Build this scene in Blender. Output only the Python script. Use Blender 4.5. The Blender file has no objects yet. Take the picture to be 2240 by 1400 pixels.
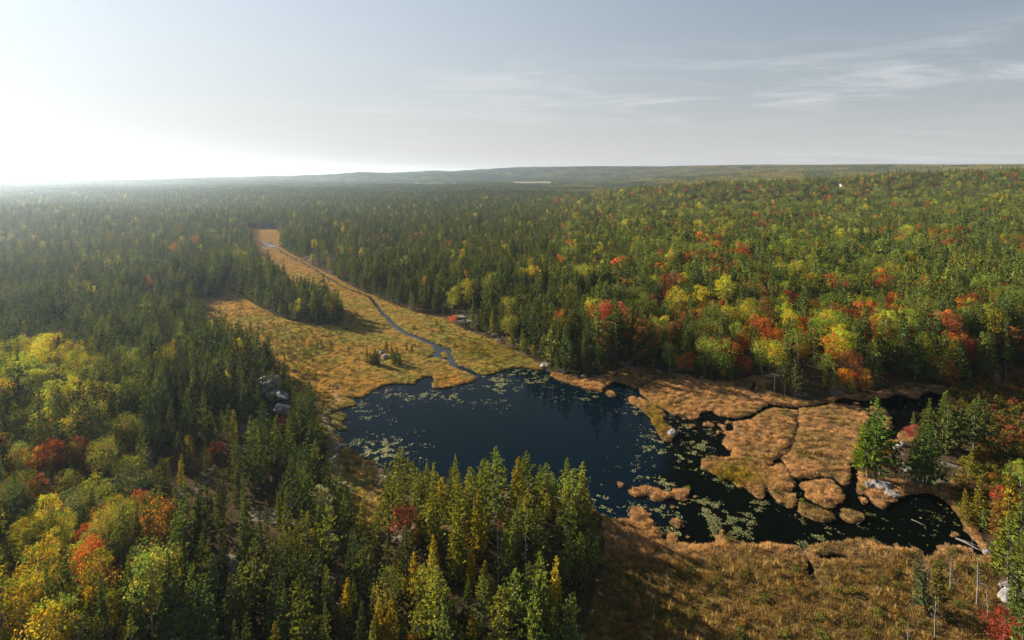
import bpy, math, random
import numpy as np
from mathutils import Vector

rng = np.random.default_rng(7)
random.seed(7)
scene = bpy.context.scene
COL = scene.collection

# ------------------------------------------------------------------ camera
CAM_H, F, CX, HY = 80.0, 1222.0, 1120.0, 375.0      # eye height (m), focal length (photo px), image centre x, eye-level row
cam_data = bpy.data.cameras.new('camera')
cam_data.sensor_width = 36.0
cam_data.lens = F / 2240.0 * 36.0
cam_data.shift_y = -(700.0 - HY) / 2240.0
cam_data.clip_start = 0.5
cam_data.clip_end = 60000.0
cam = bpy.data.objects.new('camera', cam_data)
COL.objects.link(cam)
cam.location = (0, 0, CAM_H)
cam.rotation_euler = (math.radians(90), 0, 0)
scene.camera = cam

# ------------------------------------------------------------------ sky, sun, exposure
SUN_AZ, SUN_EL = math.radians(-56.0), math.radians(21.0)
world = bpy.data.worlds.new('World')
scene.world = world
world.use_nodes = True
wt = world.node_tree
wn, wl = wt.nodes, wt.links
wn.clear()
w_out = wn.new('ShaderNodeOutputWorld')
w_bg = wn.new('ShaderNodeBackground')
w_bg.inputs['Strength'].default_value = 0.05
sky = wn.new('ShaderNodeTexSky')
sky.sky_type = 'NISHITA'
sky.sun_disc = False
sky.sun_elevation = SUN_EL
sky.sun_rotation = SUN_AZ
sky.altitude = 300.0
sky.air_density = 1.0
sky.dust_density = 0.08
sky.ozone_density = 1.5
# thin high cloud, laid out on a flat sheet far above the ground
tc = wn.new('ShaderNodeTexCoord')
sep = wn.new('ShaderNodeSeparateXYZ')
wl.new(tc.outputs['Generated'], sep.inputs[0])
def wmath(op, a, b=None):
    m = wn.new('ShaderNodeMath'); m.operation = op
    for i, v in enumerate((a, b)):
        if v is None: continue
        if isinstance(v, (int, float)): m.inputs[i].default_value = v
        else: wl.new(v, m.inputs[i])
    return m.outputs[0]
zz = wmath('ADD', wmath('MAXIMUM', sep.outputs['Z'], 0.0), 0.07)
comb = wn.new('ShaderNodeCombineXYZ')
wl.new(wmath('DIVIDE', sep.outputs['X'], zz), comb.inputs[0])
wl.new(wmath('DIVIDE', sep.outputs['Y'], zz), comb.inputs[1])
def wnoise(scale, loc, detail, rough, dist, stretch=(1, 1, 1), rot=0.0):
    mp = wn.new('ShaderNodeMapping')
    mp.inputs['Location'].default_value = loc
    mp.inputs['Scale'].default_value = stretch
    mp.inputs['Rotation'].default_value = (0, 0, rot)
    wl.new(comb.outputs[0], mp.inputs[0])
    t = wn.new('ShaderNodeTexNoise')
    t.inputs['Scale'].default_value = scale
    t.inputs['Detail'].default_value = detail
    t.inputs['Roughness'].default_value = rough
    t.inputs['Distortion'].default_value = dist
    wl.new(mp.outputs[0], t.inputs['Vector'])
    return t.outputs['Fac']
def wramp(v, a, b):
    r = wn.new('ShaderNodeMapRange'); r.interpolation_type = 'SMOOTHSTEP'
    r.inputs['From Min'].default_value = a; r.inputs['From Max'].default_value = b
    wl.new(v, r.inputs['Value'])
    return r.outputs[0]
n_fine = wnoise(0.8, (3.1, 1.7, 0), 9.0, 0.66, 0.7, (0.8, 1.4, 1), 0.35)
n_big = wnoise(0.16, (5.2, 0.3, 0), 2.0, 0.5, 0.2)
cloud = wmath('MULTIPLY', wramp(n_fine, 0.42, 0.72), wramp(n_big, 0.37, 0.55))
cloud = wmath('MULTIPLY', cloud, wmath('MULTIPLY', 0.9, wramp(sep.outputs['Z'], 0.235, 0.13)))   # the cloud bank stands low over the horizon
mixc = wn.new('ShaderNodeMix'); mixc.data_type = 'RGBA'
wl.new(cloud, mixc.inputs['Factor'])
mixc.inputs['B'].default_value = (4.6, 4.65, 4.7, 1)
# an even thin veil of high cloud: the longer the way through it, the whiter
zp = wmath('MAXIMUM', sep.outputs['Z'], 0.0)
veil = wmath('SUBTRACT', 1.0, wmath('POWER', 2.718, wmath('DIVIDE', -0.52, wmath('ADD', zp, 0.10))))
dotn = wn.new('ShaderNodeVectorMath'); dotn.operation = 'DOT_PRODUCT'
wl.new(tc.outputs['Generated'], dotn.inputs[0])
dotn.inputs[1].default_value = (math.sin(SUN_AZ) * math.cos(SUN_EL), math.cos(SUN_AZ) * math.cos(SUN_EL), math.sin(SUN_EL))
fw = wmath('POWER', wmath('MULTIPLY', wmath('ADD', dotn.outputs['Value'], 1.0), 0.5), 2.8)      # cloud droplets scatter forward: brighter towards the sun
hz = wmath('POWER', 2.718, wmath('DIVIDE', zp, -0.15))                                              # long low path: whiter
def wmixc(f, a, b, mode='MIX'):
    m = wn.new('ShaderNodeMix'); m.data_type = 'RGBA'; m.blend_type = mode
    for k, v in (('Factor', f), ('A', a), ('B', b)):
        if isinstance(v, tuple): m.inputs[k].default_value = (*v, 1)
        elif isinstance(v, float): m.inputs[k].default_value = v
        else: wl.new(v, m.inputs[k])
    return m.outputs['Result']
vcol = wmixc(hz, (0.70, 1.18, 1.58), (4.3, 4.22, 4.12))
fz = wmath('MULTIPLY', fw, wmath('SUBTRACT', 1.0, wmath('MULTIPLY', hz, 0.9)))
vcol = wmixc(1.0, vcol, wmixc(fz, (0.0, 0.0, 0.0), (4.1, 3.75, 3.3)), 'ADD')
mixv = wn.new('ShaderNodeMix'); mixv.data_type = 'RGBA'
wl.new(veil, mixv.inputs['Factor'])
wl.new(sky.outputs[0], mixv.inputs['A'])
wl.new(vcol, mixv.inputs['B'])
wl.new(mixv.outputs['Result'], mixc.inputs['A'])
wl.new(mixc.outputs['Result'], w_bg.inputs['Color'])
wl.new(w_bg.outputs[0], w_out.inputs['Surface'])

sun_vec = Vector((math.sin(SUN_AZ) * math.cos(SUN_EL), math.cos(SUN_AZ) * math.cos(SUN_EL), math.sin(SUN_EL)))
sun_data = bpy.data.lights.new('sun', 'SUN')
sun_data.energy = 5.0
sun_data.angle = math.radians(0.55)
sun_data.color = (1.0, 0.91, 0.76)
sun = bpy.data.objects.new('sun', sun_data)
COL.objects.link(sun)
sun.location = (-300, 300, 400)
sun.rotation_euler = sun_vec.to_track_quat('Z', 'Y').to_euler()

scene.view_settings.view_transform = 'Standard'
scene.view_settings.look = 'None'
scene.view_settings.gamma = 1.0
scene.view_settings.exposure = 1.7
scene.view_settings.use_curve_mapping = False
scene.render.engine = 'CYCLES'
cy = scene.cycles
cy.max_bounces = 5
cy.diffuse_bounces = 2
cy.glossy_bounces = 2
cy.transmission_bounces = 2
cy.volume_bounces = 0
cy.transparent_max_bounces = 4
cy.use_denoising = True
cy.caustics_reflective = False
cy.caustics_refractive = False
cy.use_adaptive_sampling = True
cy.adaptive_threshold = 0.008

# ------------------------------------------------------------------ numbers
def lin(c):
    c = c / 255.0
    return c / 12.92 if c <= 0.04045 else ((c + 0.055) / 1.055) ** 2.4
def g2(px, py, z=0.0):
    """A point of the level ground (height z) from where the traced outline has it."""
    d = (CAM_H - z) * F / (py - HY)
    return ((px - CX) * d / F, d)
def G(pts):
    return np.array([g2(*p) for p in pts])
def to_px(x, y, z=0.0):
    return CX + x * F / y, HY + (CAM_H - z) * F / y

_perm = rng.permutation(4096)
_val = rng.random(4096)
def vnoise(x, y, seed=0):
    x = np.asarray(x, float) + seed * 37.17; y = np.asarray(y, float) - seed * 19.73
    xi = np.floor(x).astype(np.int64); yi = np.floor(y).astype(np.int64)
    fx = x - xi; fy = y - yi
    fx = fx * fx * (3 - 2 * fx); fy = fy * fy * (3 - 2 * fy)
    def h(a, b): return _val[_perm[(_perm[a & 4095] + b) & 4095]]
    a = h(xi, yi); b = h(xi + 1, yi); c = h(xi, yi + 1); d = h(xi + 1, yi + 1)
    return a + (b - a) * fx + (c - a) * fy + (a - b - c + d) * fx * fy
def fbm(x, y, seed=0, oct=4):
    s = 0; a = 0.5; t = 0
    for o in range(oct):
        s = s + a * vnoise(x * 2 ** o, y * 2 ** o, seed + o * 3); t += a; a *= 0.5
    return s / t
def sstep(a, b, x):
    t = np.clip((x - a) / (b - a), 0, 1)
    return t * t * (3 - 2 * t)

# ------------------------------------------------------------------ traced outlines (photo px of the level ground)
WATER = [(745,966),(726,935),(718,921),(721,908),(732,900),(756,893),(774,890),(780,883),(774,878),(756,871),(745,860),(741,854),(750,861),(761,869),
 (785,872),(801,866),(817,855),(839,844),(861,840),(884,840),(907,842),(913,833),(926,824),(939,826),(949,826),(945,841),(945,850),(966,851),(993,847),
 (1004,842),(1029,838),(1042,830),(1050,822),(1056,822),(1072,821),(1090,814),(1110,809),(1132,805),(1159,807),(1183,812),(1185,806),(1201,814),(1203,823),
 (1215,830),(1237,838),(1261,845),(1281,852),(1319,860),(1319,852),(1328,845),(1342,836),(1345,825),(1348,838),(1368,842),(1386,851),(1396,850),(1398,857),
 (1407,869),(1425,880),(1437,889),(1452,896),(1470,907),(1486,912),(1502,912),(1514,923),(1528,916),(1530,903),(1546,903),(1559,898),(1568,910),(1589,914),
 (1611,917),(1632,914),(1650,905),(1666,896),(1680,887),(1671,880),(1659,866),(1662,864),(1671,875),(1682,884),(1707,889),(1729,892),(1761,891),(1793,887),
 (1802,882),(1827,882),(1830,876),(1848,871),(1868,876),(1900,878),(1916,876),(1939,871),(1966,862),(1984,868),(1997,874),(2010,873),(2017,862),(2035,857),
 (2051,862),(2067,867),(2077,880),(2081,891),(2102,909),(2112,930),(2118,950),(2110,1000),(2058,1087),(2079,1109),(2101,1135),(2111,1165),(2133,1186),
 (2157,1216),(2133,1221),(2122,1202),(2069,1192),(2047,1210),(2018,1229),(2015,1202),(1961,1202),(1948,1202),(1932,1194),(1908,1178),(1881,1178),(1844,1186),
 (1811,1189),(1803,1178),(1798,1192),(1766,1200),(1766,1232),(1760,1208),(1747,1197),(1702,1192),(1640,1194),(1611,1185),(1593,1180),(1584,1160),(1575,1160),
 (1559,1194),(1523,1192),(1479,1194),(1452,1182),(1425,1173),(1395,1150),(1370,1135),(1345,1140),(1320,1130),(1290,1110),(1240,1097),(1180,1088),(1100,1078),
 (1000,1068),(920,1062),(870,1046),(834,1024),(819,1015),(801,1009),(786,998),(771,985),(751,980)]
STREAM = [(1060,825),(1024,807),(997,798),(986,780),(987,763),(973,761),(957,754),(937,745),(908,734),(888,727),(870,712),(859,702),(841,687),(833,680),
 (830,689),(848,700),(857,716),(875,727),(893,737),(917,746),(944,758),(952,768),(948,776),(935,785),(953,782),(964,786),(973,789),(982,795),(986,803),
 (997,806),(1011,813),(1040,820),(1046,832)]
FARPOOL1 = [(563,520),(572,526),(586,533),(603,535),(603,541),(590,540),(576,532)]
FARPOOL2 = [(568,539),(590,541),(592,545),(575,544)]
MATS = [
 [(1371,873),(1380,869),(1400,873),(1416,880),(1432,889),(1448,901),(1457,909),(1451,916),(1455,930),(1471,939),(1479,951),(1466,972),(1457,967),(1443,959),(1437,944),(1429,934),(1423,916),(1407,903),(1400,894),(1375,880)],
 [(1655,912),(1639,921),(1604,925),(1602,935),(1604,946),(1586,955),(1577,973),(1586,978),(1600,991),(1595,1003),(1582,1007),(1568,1001),(1554,997),(1539,1005),(1529,1019),(1529,1032),(1545,1027),(1557,1037),(1582,1053),(1591,1051),(1593,1044),(1604,1060),(1620,1072),(1632,1066),(1636,1076),(1657,1091),(1668,1098),(1672,1087),(1670,1067),(1677,1064),(1683,1084),(1696,1093),(1702,1109),(1710,1106),(1715,1087),(1728,1076),(1742,1068),(1744,1054),
  (1774,1050),(1811,1044),(1828,1050),(1838,1064),(1856,1062),(1860,1052),(1862,1020),(1868,1012),(1880,1005),(1893,973),(1902,950),(1900,933),(1902,912),(1896,901),(1886,892),(1861,889),(1855,894),(1850,887),(1832,885),(1811,887),(1787,894),(1752,896),(1729,899),(1707,897),(1685,895),(1670,903)],
 [(1747,1058),(1790,1053),(1822,1052),(1833,1064),(1843,1075),(1854,1095),(1828,1109),(1811,1117),(1795,1111),(1782,1100),(1758,1090),(1760,1076),(1750,1068)],
 [(1718,1092),(1728,1080),(1743,1080),(1746,1095),(1740,1110),(1733,1117),(1720,1112),(1716,1102)],
 [(1744,1110),(1752,1102),(1762,1100),(1787,1112),(1811,1123),(1827,1127),(1830,1138),(1811,1147),(1790,1143),(1760,1132),(1744,1122)],
 [(1833,1124),(1846,1118),(1873,1120),(1892,1133),(1886,1143),(1868,1149),(1846,1141),(1836,1132)],
 [(1832,1110),(1849,1101),(1865,1103),(1867,1113),(1849,1115)],
 [(1902,891),(1920,891),(1929,900),(1944,905),(1949,923),(1952,941),(1940,946),(1926,937),(1920,914),(1904,909)],
 [(1958,957),(1969,946),(1988,944),(1990,955),(1970,962)],
 [(1876,1040),(1884,1005),(1895,985),(1920,970),(1955,966),(2000,958),(2050,948),(2090,932),(2130,925),(2170,960),(2150,1010),(2110,1060),(2058,1089),(2036,1080),(1988,1084),(1964,1095),(1945,1106),(1935,1118),(1919,1109),(1908,1111),(1897,1117),(1881,1098),(1873,1074)],
 [(1377,1080),(1385,1070),(1395,1066),(1420,1064),(1430,1070),(1445,1075),(1460,1079),(1475,1075),(1490,1070),(1507,1066),(1511,1075),(1500,1085),(1506,1095),(1495,1100),(1480,1092),(1462,1090),(1458,1098),(1448,1096),(1435,1102),(1425,1095),(1422,1082),(1410,1088),(1395,1090),(1385,1088)],
 [(1325,858),(1332,856),(1345,862),(1350,867),(1338,872),(1328,866)],
 [(724,910),(740,902),(756,908),(757,918),(744,923),(746,933),(758,936),(757,943),(745,944),(728,930)],
 [(964,772),(972,768),(979,777),(976,786),(966,783)],
 [(1372,1128),(1386,1106),(1404,1115),(1420,1126),(1426,1142),(1440,1155),(1455,1168),(1440,1180),(1400,1160)],
]
HUMMOCKS = [(1519,1088,7,5),(1533,1086,7,5),(1470,1112,8,5),(1488,1118,8,4),(1358,1060,7,8),(1352,1070,5,5),(1478,1145,12,9),(1488,1156,6,5),(1475,1180,12,9),(1463,1170,6,5),
 (1503,1177,7,9),(1579,1166,8,10),(2000,1165,5,6),(1960,1193,9,7),(1991,1190,9,9),(2030,1193,8,9),(2054,1193,5,6),(2087,1172,11,9),(1512,934,6,5),(1541,932,5,4),(1549,928,6,5),
 (1558,932,5,5),(1583,936,7,6),(1572,929,6,4),(1571,947,6,5),(1562,955,5,5),(1592,926,7,4),(1588,947,6,5),(1583,996,4,5),(1461,1135,4,5),(1462,1148,4,6),(1620,925,5,4),(1497,918,5,4),(1873,884,6,3)]
CRACKS = [([(1746,898),(1744,919),(1746,935),(1741,944),(1736,967),(1725,991),(1703,1007),(1718,1020),(1726,1039),(1740,1050)],0.28),
 ([(1703,1007),(1690,1018),(1684,1024)],0.5),([(1396,850),(1420,838),(1439,830)],0.45),([(1659,866),(1645,857),(1649,846),(1652,838)],0.5),
 ([(1345,826),(1350,816)],0.4),([(1766,1230),(1772,1248),(1778,1262)],0.5),([(1790,1222),(1805,1225),(1830,1218),(1850,1221)],0.55),
 ([(1965,1228),(1972,1260),(1978,1310),(1990,1370)],0.05),([(1740,1052),(1774,1050),(1811,1046),(1830,1056),(1845,1075),(1860,1102)],0.45),([(1742,1062),(1752,1085),(1762,1097),(1785,1108),(1811,1120),(1830,1117),(1852,1104)],0.55),([(1747,1078),(1748,1098),(1740,1112)],0.35),([(1830,1117),(1832,1136)],0.4),([(833,682),(823,669),(815,659),(808,650),(784,641),(762,634),(739,621),(712,605),(695,594),(668,578),(641,565),(623,556),(605,545)],1.0),
 ([(741,855),(738,845)],0.3),([(833,683),(848,696),(858,709),(872,719),(890,732),(912,740),(940,751),(965,760),(981,768)],1.15),([(986,782),(992,798),(1020,812),(1050,826)],1.1),([(786,878),(812,862)],0.0),([(1897,1117),(1905,1100),(1890,1085)],0.45),([(1560,930),(1600,927)],0.5)]
OPEN = [(540,500),(605,503),(615,515),(610,540),(630,552),(660,570),(700,592),(740,612),(790,640),(820,650),(860,668),(900,683),(970,700),(1000,715),(1060,740),(1080,748),(1120,768),
 (1165,790),(1185,805),(1200,815),(1240,824),(1290,832),(1330,822),(1345,815),(1380,808),(1430,812),(1480,822),(1530,832),(1560,838),(1600,838),(1650,832),(1690,838),(1680,855),(1700,864),
 (1720,872),(1760,882),(1800,878),(1850,868),(1900,868),(1960,850),(2000,842),(2060,848),(2080,850),(2140,832),(2190,815),(2290,790),(2380,860),(2330,960),(2260,1010),(2230,1050),(2200,1080),
 (2185,1110),(2150,1130),(2135,1165),(2150,1190),(2168,1225),(2180,1280),(2192,1330),(2205,1420),(2200,1900),(1200,1900),(1260,1440),(1275,1400),(1295,1330),(1312,1260),(1325,1200),(1318,1140),
 (1270,1104),(1180,1090),(1100,1080),(1000,1070),(920,1064),(870,1049),(838,1027),(836,1050),(832,1090),(828,1130),(812,1180),(790,1205),(765,1180),(745,1130),(730,1070),(722,1025),(720,1000),(706,978),(688,956),
 (668,932),(652,908),(640,880),(615,860),(600,830),(588,805),(582,785),(570,778),(520,768),(455,745),(425,680),(440,655),(490,652),(493,625),(500,605),(540,600),(575,595),(560,560),(552,530),(545,510)]
CLUMP = [(505,612),(520,645),(550,665),(600,692),(640,706),(700,714),(745,708),(752,695),(742,685),(700,668),(660,645),(620,624),(580,606),(540,596)]
ISLET = [(1890,1035),(1893,1010),(1910,985),(1950,975),(2000,968),(2050,958),(2090,940),(2130,935),(2145,965),(2120,1010),(2080,1060),(2035,1070),(1990,1060),(1940,1050),(1905,1055)]
PATHS = [([(738,845),(733,870),(738,880),(722,895),(708,905),(706,920),(718,940),(728,960),(738,975)],0.8),([(745,1005),(770,1012),(800,1025),(835,1030),(830,1055),(812,1085)],0.7),([(728,1005),(735,1035),(750,1060),(770,1080)],1.0)]

# ------------------------------------------------------------------ rasters of the level ground
X0, X1, Y0, Y1, RS = -400.0, 210.0, 60.0, 820.0, 0.5
NX, NY = int((X1 - X0) / RS), int((Y1 - Y0) / RS)
gx = X0 + (np.arange(NX) + 0.5) * RS
gy = Y0 + (np.arange(NY) + 0.5) * RS
def raster(poly, arr, val):
    P = np.asarray(poly)
    ix0 = max(0, int((P[:, 0].min() - X0) / RS) - 1); ix1 = min(NX, int((P[:, 0].max() - X0) / RS) + 2)
    iy0 = max(0, int((P[:, 1].min() - Y0) / RS) - 1); iy1 = min(NY, int((P[:, 1].max() - Y0) / RS) + 2)
    if ix1 <= ix0 or iy1 <= iy0: return
    xs = gx[ix0:ix1][None, :]; ys = gy[iy0:iy1][:, None]
    ins = np.zeros((iy1 - iy0, ix1 - ix0), bool)
    for (xa, ya), (xb, yb) in zip(P, np.roll(P, -1, 0)):
        if ya == yb: continue
        c = ((ya > ys) != (yb > ys)) & (xs < (xb - xa) * (ys - ya) / (yb - ya) + xa)
        ins ^= c
    arr[iy0:iy1, ix0:ix1][ins] = val
def raster_line(pts, half, arr, val):
    P = G(pts)
    for (xa, ya), (xb, yb) in zip(P[:-1], P[1:]):
        ix0 = max(0, int((min(xa, xb) - half - X0) / RS) - 1); ix1 = min(NX, int((max(xa, xb) + half - X0) / RS) + 2)
        iy0 = max(0, int((min(ya, yb) - half - Y0) / RS) - 1); iy1 = min(NY, int((max(ya, yb) + half - Y0) / RS) + 2)
        if ix1 <= ix0 or iy1 <= iy0: continue
        xs = gx[ix0:ix1][None, :]; ys = gy[iy0:iy1][:, None]
        dx, dy = xb - xa, yb - ya
        t = np.clip(((xs - xa) * dx + (ys - ya) * dy) / (dx * dx + dy * dy + 1e-9), 0, 1)
        dd = np.hypot(xs - xa - t * dx, ys - ya - t * dy)
        arr[iy0:iy1, ix0:ix1][dd < half] = val
def blur(a, r, n=2):
    a = a.astype(float)
    for _ in range(n):
        for ax in (0, 1):
            p = np.pad(a, [(r + 1, r) if k == ax else (0, 0) for k in (0, 1)], mode='edge')
            c = np.cumsum(p, ax)
            a = (np.take(c, np.arange(2 * r + 1, c.shape[ax]), ax) - np.take(c, np.arange(0, c.shape[ax] - 2 * r - 1), ax)) / (2 * r + 1)
    return a
land = np.ones((NY, NX))
for p in (WATER, STREAM, FARPOOL1, FARPOOL2): raster(G(p), land, 0.0)
for p in MATS: raster(G(p), land, 1.0)
for pts, h in CRACKS:
    if h > 0: raster_line(pts, h + 0.12, land, 0.0)
for (px, py, rx, ry) in HUMMOCKS:
    a = np.linspace(0, 2 * math.pi, 13)[:-1]
    raster(G([(px + rx * math.cos(t), py + ry * math.sin(t)) for t in a]), land, 1.0)
land_f = blur(land, 1, 2)
opn = np.zeros((NY, NX)); raster(G(OPEN), opn, 1.0); raster(G(CLUMP), opn, 0.0); raster(G(ISLET), opn, 0.0)
forest_b = blur(1 - opn, 24, 2)
path_m = np.zeros((NY, NX))
for pts, h in PATHS: raster_line(pts, h, path_m, 1.0)
path_m = blur(path_m, 1, 1)
def samp(a, x, y, out):
    x = np.asarray(x, float); y = np.asarray(y, float)
    u = (x - X0) / RS - 0.5; v = (y - Y0) / RS - 0.5
    ok = (u > 0) & (u < NX - 2) & (v > 0) & (v < NY - 2)
    u = np.clip(u, 0, NX - 2); v = np.clip(v, 0, NY - 2)
    i = u.astype(int); j = v.astype(int); fu = u - i; fv = v - j
    r = a[j, i] * (1 - fu) * (1 - fv) + a[j, i + 1] * fu * (1 - fv) + a[j + 1, i] * (1 - fu) * fv + a[j + 1, i + 1] * fu * fv
    return np.where(ok, r, out)
def warp(x, y):
    a = 0.55
    return (x + a * (fbm(x * 0.9, y * 0.9, 5, 3) - 0.5) * 2.2, y + a * (fbm(x * 0.9, y * 0.9, 9, 3) - 0.5) * 2.2)
def land_at(x, y):
    wx, wy = warp(x, y)
    return samp(land_f, wx, wy, 1.0)
def is_open(x, y): return samp(opn, x, y, 0.0) > 0.5

def bump(x, y, px, d, sx, sd, h):
    """A rounded hill: seen in the direction of column px, d metres off, sx wide and sd deep."""
    cx = (px - CX) / F * d
    return h * np.exp(-((x - cx) / sx) ** 2 - ((y - d) / sd) ** 2)
def hills(x, y):
    r = np.hypot(x, y)
    z = 12.0 * (fbm(x / 130.0, y / 130.0, 1, 4) - 0.38) * sstep(150, 420, r)
    z = z + 36.0 * (fbm(x / 620.0, y / 620.0, 2, 3) - 0.5) * sstep(500, 1500, r) * (1 - 0.85 * np.exp(-((y - 3300) / 900.0) ** 2 - ((x + 200) / 900.0) ** 2))
    pxx = x / np.maximum(y, 1.0)                     # bearing
    z = z + 36 * np.exp(-((y - 1380) / 200.0) ** 2) * sstep(0.06, 0.30, pxx)
    z = z + 22 * sstep(0.55, 1.0, pxx) * sstep(350, 1000, y)
    z = z + 50 * sstep(1900, 3300, y) * sstep(0.10, 0.42, pxx)
    z = z + 12 * np.exp(-((y - 900) / 250.0) ** 2) * sstep(-0.55, -0.85, pxx)
    z = z + bump(x, y, 800, 4500, 210, 300, 34) + bump(x, y, 1000, 4450, 380, 250, 40) + bump(x, y, 700, 4500, 800, 400, 16)
    ridge = -14 + 170 * fbm(x / 800.0, y / 1800.0, 4, 4) * sstep(-0.52, 0.1, pxx)
    z = z + ridge * sstep(4300, 5600, r) * sstep(-0.62, -0.28, pxx) + 8 * sstep(3800, 5000, r) * sstep(-0.7, -0.3, pxx)
    z = z + bump(x, y, 1965, 5700, 230, 500, 14) + bump(x, y, 1630, 5700, 500, 500, 14) + bump(x, y, 2170, 5700, 300, 500, 10)
    z = z - 26 * sstep(5200, 6200, r) * sstep(-0.45, -0.62, pxx)
    z = np.where(r > 3000, np.minimum(z, 112 + 0.2 * np.maximum(z - 112, 0)), z)
    return z
def height(x, y):
    x = np.asarray(x, float); y = np.asarray(y, float)
    fb = samp(forest_b, x, y, 1.0)
    rise = sstep(0.48, 1.0, fb)
    f = land_at(x, y)
    z = 0.32 + (f - 0.62) * 3.2
    z = np.where(f > 0.62, 0.32 + np.minimum((f - 0.62) * 0.5, 0.18), np.maximum(z, -1.2))
    op = samp(opn, x, y, 0.0)
    z = z + op * (f > 0.9) * (fbm(x / 2.2, y / 2.2, 12, 3) - 0.5) * 0.35
    wet = sstep(520, 380, np.hypot(x, y))
    up = rise * (2.5 + hills(x, y) + 2.0 * (fbm(x / 25.0, y / 25.0, 6, 3) - 0.4))
    up = up + bump(x, y, 1060, 113, 21, 11, 4.5) * rise + 0.0 * wet
    up = up + bump(x, y, 560, 200, 26, 30, 4.0) * rise
    near = np.hypot(x, y) < 900
    up = np.where(near, np.maximum(up, 0.5 * rise), up)
    return z + up

# ------------------------------------------------------------------ mesh helpers
def mesh_np(name, verts, faces, mats=(), midx=None, smooth=False, attrs=None):
    """verts (n,3), faces (m,k) with one k for the whole mesh"""
    verts = np.ascontiguousarray(verts, np.float32); faces = np.ascontiguousarray(faces, np.int32)
    m = bpy.data.meshes.new(name)
    n, k = faces.shape
    m.vertices.add(len(verts)); m.vertices.foreach_set('co', verts.ravel())
    m.loops.add(n * k); m.loops.foreach_set('vertex_index', faces.ravel())
    m.polygons.add(n)
    m.polygons.foreach_set('loop_start', np.arange(0, n * k, k, dtype=np.int32))
    for mt in mats: m.materials.append(mt)
    if midx is not None: m.polygons.foreach_set('material_index', np.ascontiguousarray(midx, np.int32))
    if smooth: m.polygons.foreach_set('use_smooth', np.ones(n, bool))
    if attrs:
        for an, (ty, dom, data) in attrs.items():
            a = m.attributes.new(an, ty, dom)
            key = 'vector' if ty == 'FLOAT_VECTOR' else ('color' if 'COLOR' in ty else 'value')
            a.data.foreach_set(key, np.ascontiguousarray(data).ravel())
    m.update(calc_edges=True)
    m.validate()
    return m
def link(name, data, parent=None, loc=None, kind=None, label=None, cat=None, group=None):
    o = bpy.data.objects.new(name, data)
    COL.objects.link(o)
    if parent is not None: o.parent = parent
    if loc is not None: o.location = loc
    if kind: o['kind'] = kind
    if label: o['label'] = label
    if cat: o['category'] = cat
    if group: o['group'] = group
    return o

# ------------------------------------------------------------------ materials
def new_mat(name):
    m = bpy.data.materials.new(name); m.use_nodes = True
    nt = m.node_tree; nt.nodes.clear()
    out = nt.nodes.new('ShaderNodeOutputMaterial')
    return m, nt, nt.nodes, nt.links, out
def nd_noise(nt, scale, detail=3.0, rough=0.6, vec=None, dist=0.0):
    t = nt.nodes.new('ShaderNodeTexNoise')
    t.inputs['Scale'].default_value = scale; t.inputs['Detail'].default_value = detail; t.inputs['Roughness'].default_value = rough
    t.inputs['Distortion'].default_value = dist
    if vec is not None: nt.links.new(vec, t.inputs['Vector'])
    return t
def nd_ramp(nt, fac, stops):
    r = nt.nodes.new('ShaderNodeValToRGB')
    el = r.color_ramp.elements
    while len(el) < len(stops): el.new(0.5)
    for e, (p, c) in zip(el, stops): e.position = p; e.color = (*c, 1)
    nt.links.new(fac, r.inputs['Fac'])
    return r.outputs['Color']
def nd_mix(nt, fac, a, b, mode='MIX'):
    m = nt.nodes.new('ShaderNodeMix'); m.data_type = 'RGBA'; m.blend_type = mode
    for s, v in (('Factor', fac), ('A', a), ('B', b)):
        if isinstance(v, (int, float)): m.inputs[s].default_value = v
        elif isinstance(v, tuple): m.inputs[s].default_value = (*v, 1)
        else: nt.links.new(v, m.inputs[s])
    return m.outputs['Result']

def leaf_mat(name, trans=0.35, sat=1.0, tcol=(1.25, 1.15, 0.55), vcol=False, nscale=0.9, turn=False):
    """Leaves and needles: each plant's own tint, patchy within the plant, and light that comes through the leaf."""
    m, nt, n, l, out = new_mat(name)
    a = n.new('ShaderNodeAttribute'); a.attribute_type = 'INSTANCER'; a.attribute_name = 'tint'
    col = a.outputs['Color']
    if vcol:
        v = n.new('ShaderNodeAttribute'); v.attribute_name = 'vc'
        col = nd_mix(nt, 1.0, col, v.outputs['Color'], 'MULTIPLY')
    tcn = n.new('ShaderNodeTexCoord')
    nz = nd_noise(nt, nscale, 2.0, 0.6, tcn.outputs['Object'])
    col = nd_mix(nt, 1.0, col, nd_ramp(nt, nz.outputs['Fac'], [(0.30, (0.62, 0.66, 0.7)), (0.70, (1.45, 1.35, 1.2))]), 'MULTIPLY')
    if turn:
        nt2 = nd_noise(nt, 0.45, 3.0, 0.6, tcn.outputs['Object'], 0.4)
        col = nd_mix(nt, 1.0, col, nd_ramp(nt, nt2.outputs['Fac'], [(0.34, (0.62, 1.18, 1.15)), (0.5, (1.0, 1.0, 1.0)), (0.68, (1.3, 0.86, 0.8))]), 'MULTIPLY')
    d = n.new('ShaderNodeBsdfDiffuse'); l.new(col, d.inputs['Color'])
    t = n.new('ShaderNodeBsdfTranslucent')
    l.new(nd_mix(nt, 1.0, col, tcol, 'MULTIPLY'), t.inputs['Color'])
    mx = n.new('ShaderNodeMixShader'); mx.inputs[0].default_value = trans
    l.new(d.outputs[0], mx.inputs[1]); l.new(t.outputs[0], mx.inputs[2]); l.new(mx.outputs[0], out.inputs['Surface'])
    return m
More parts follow.
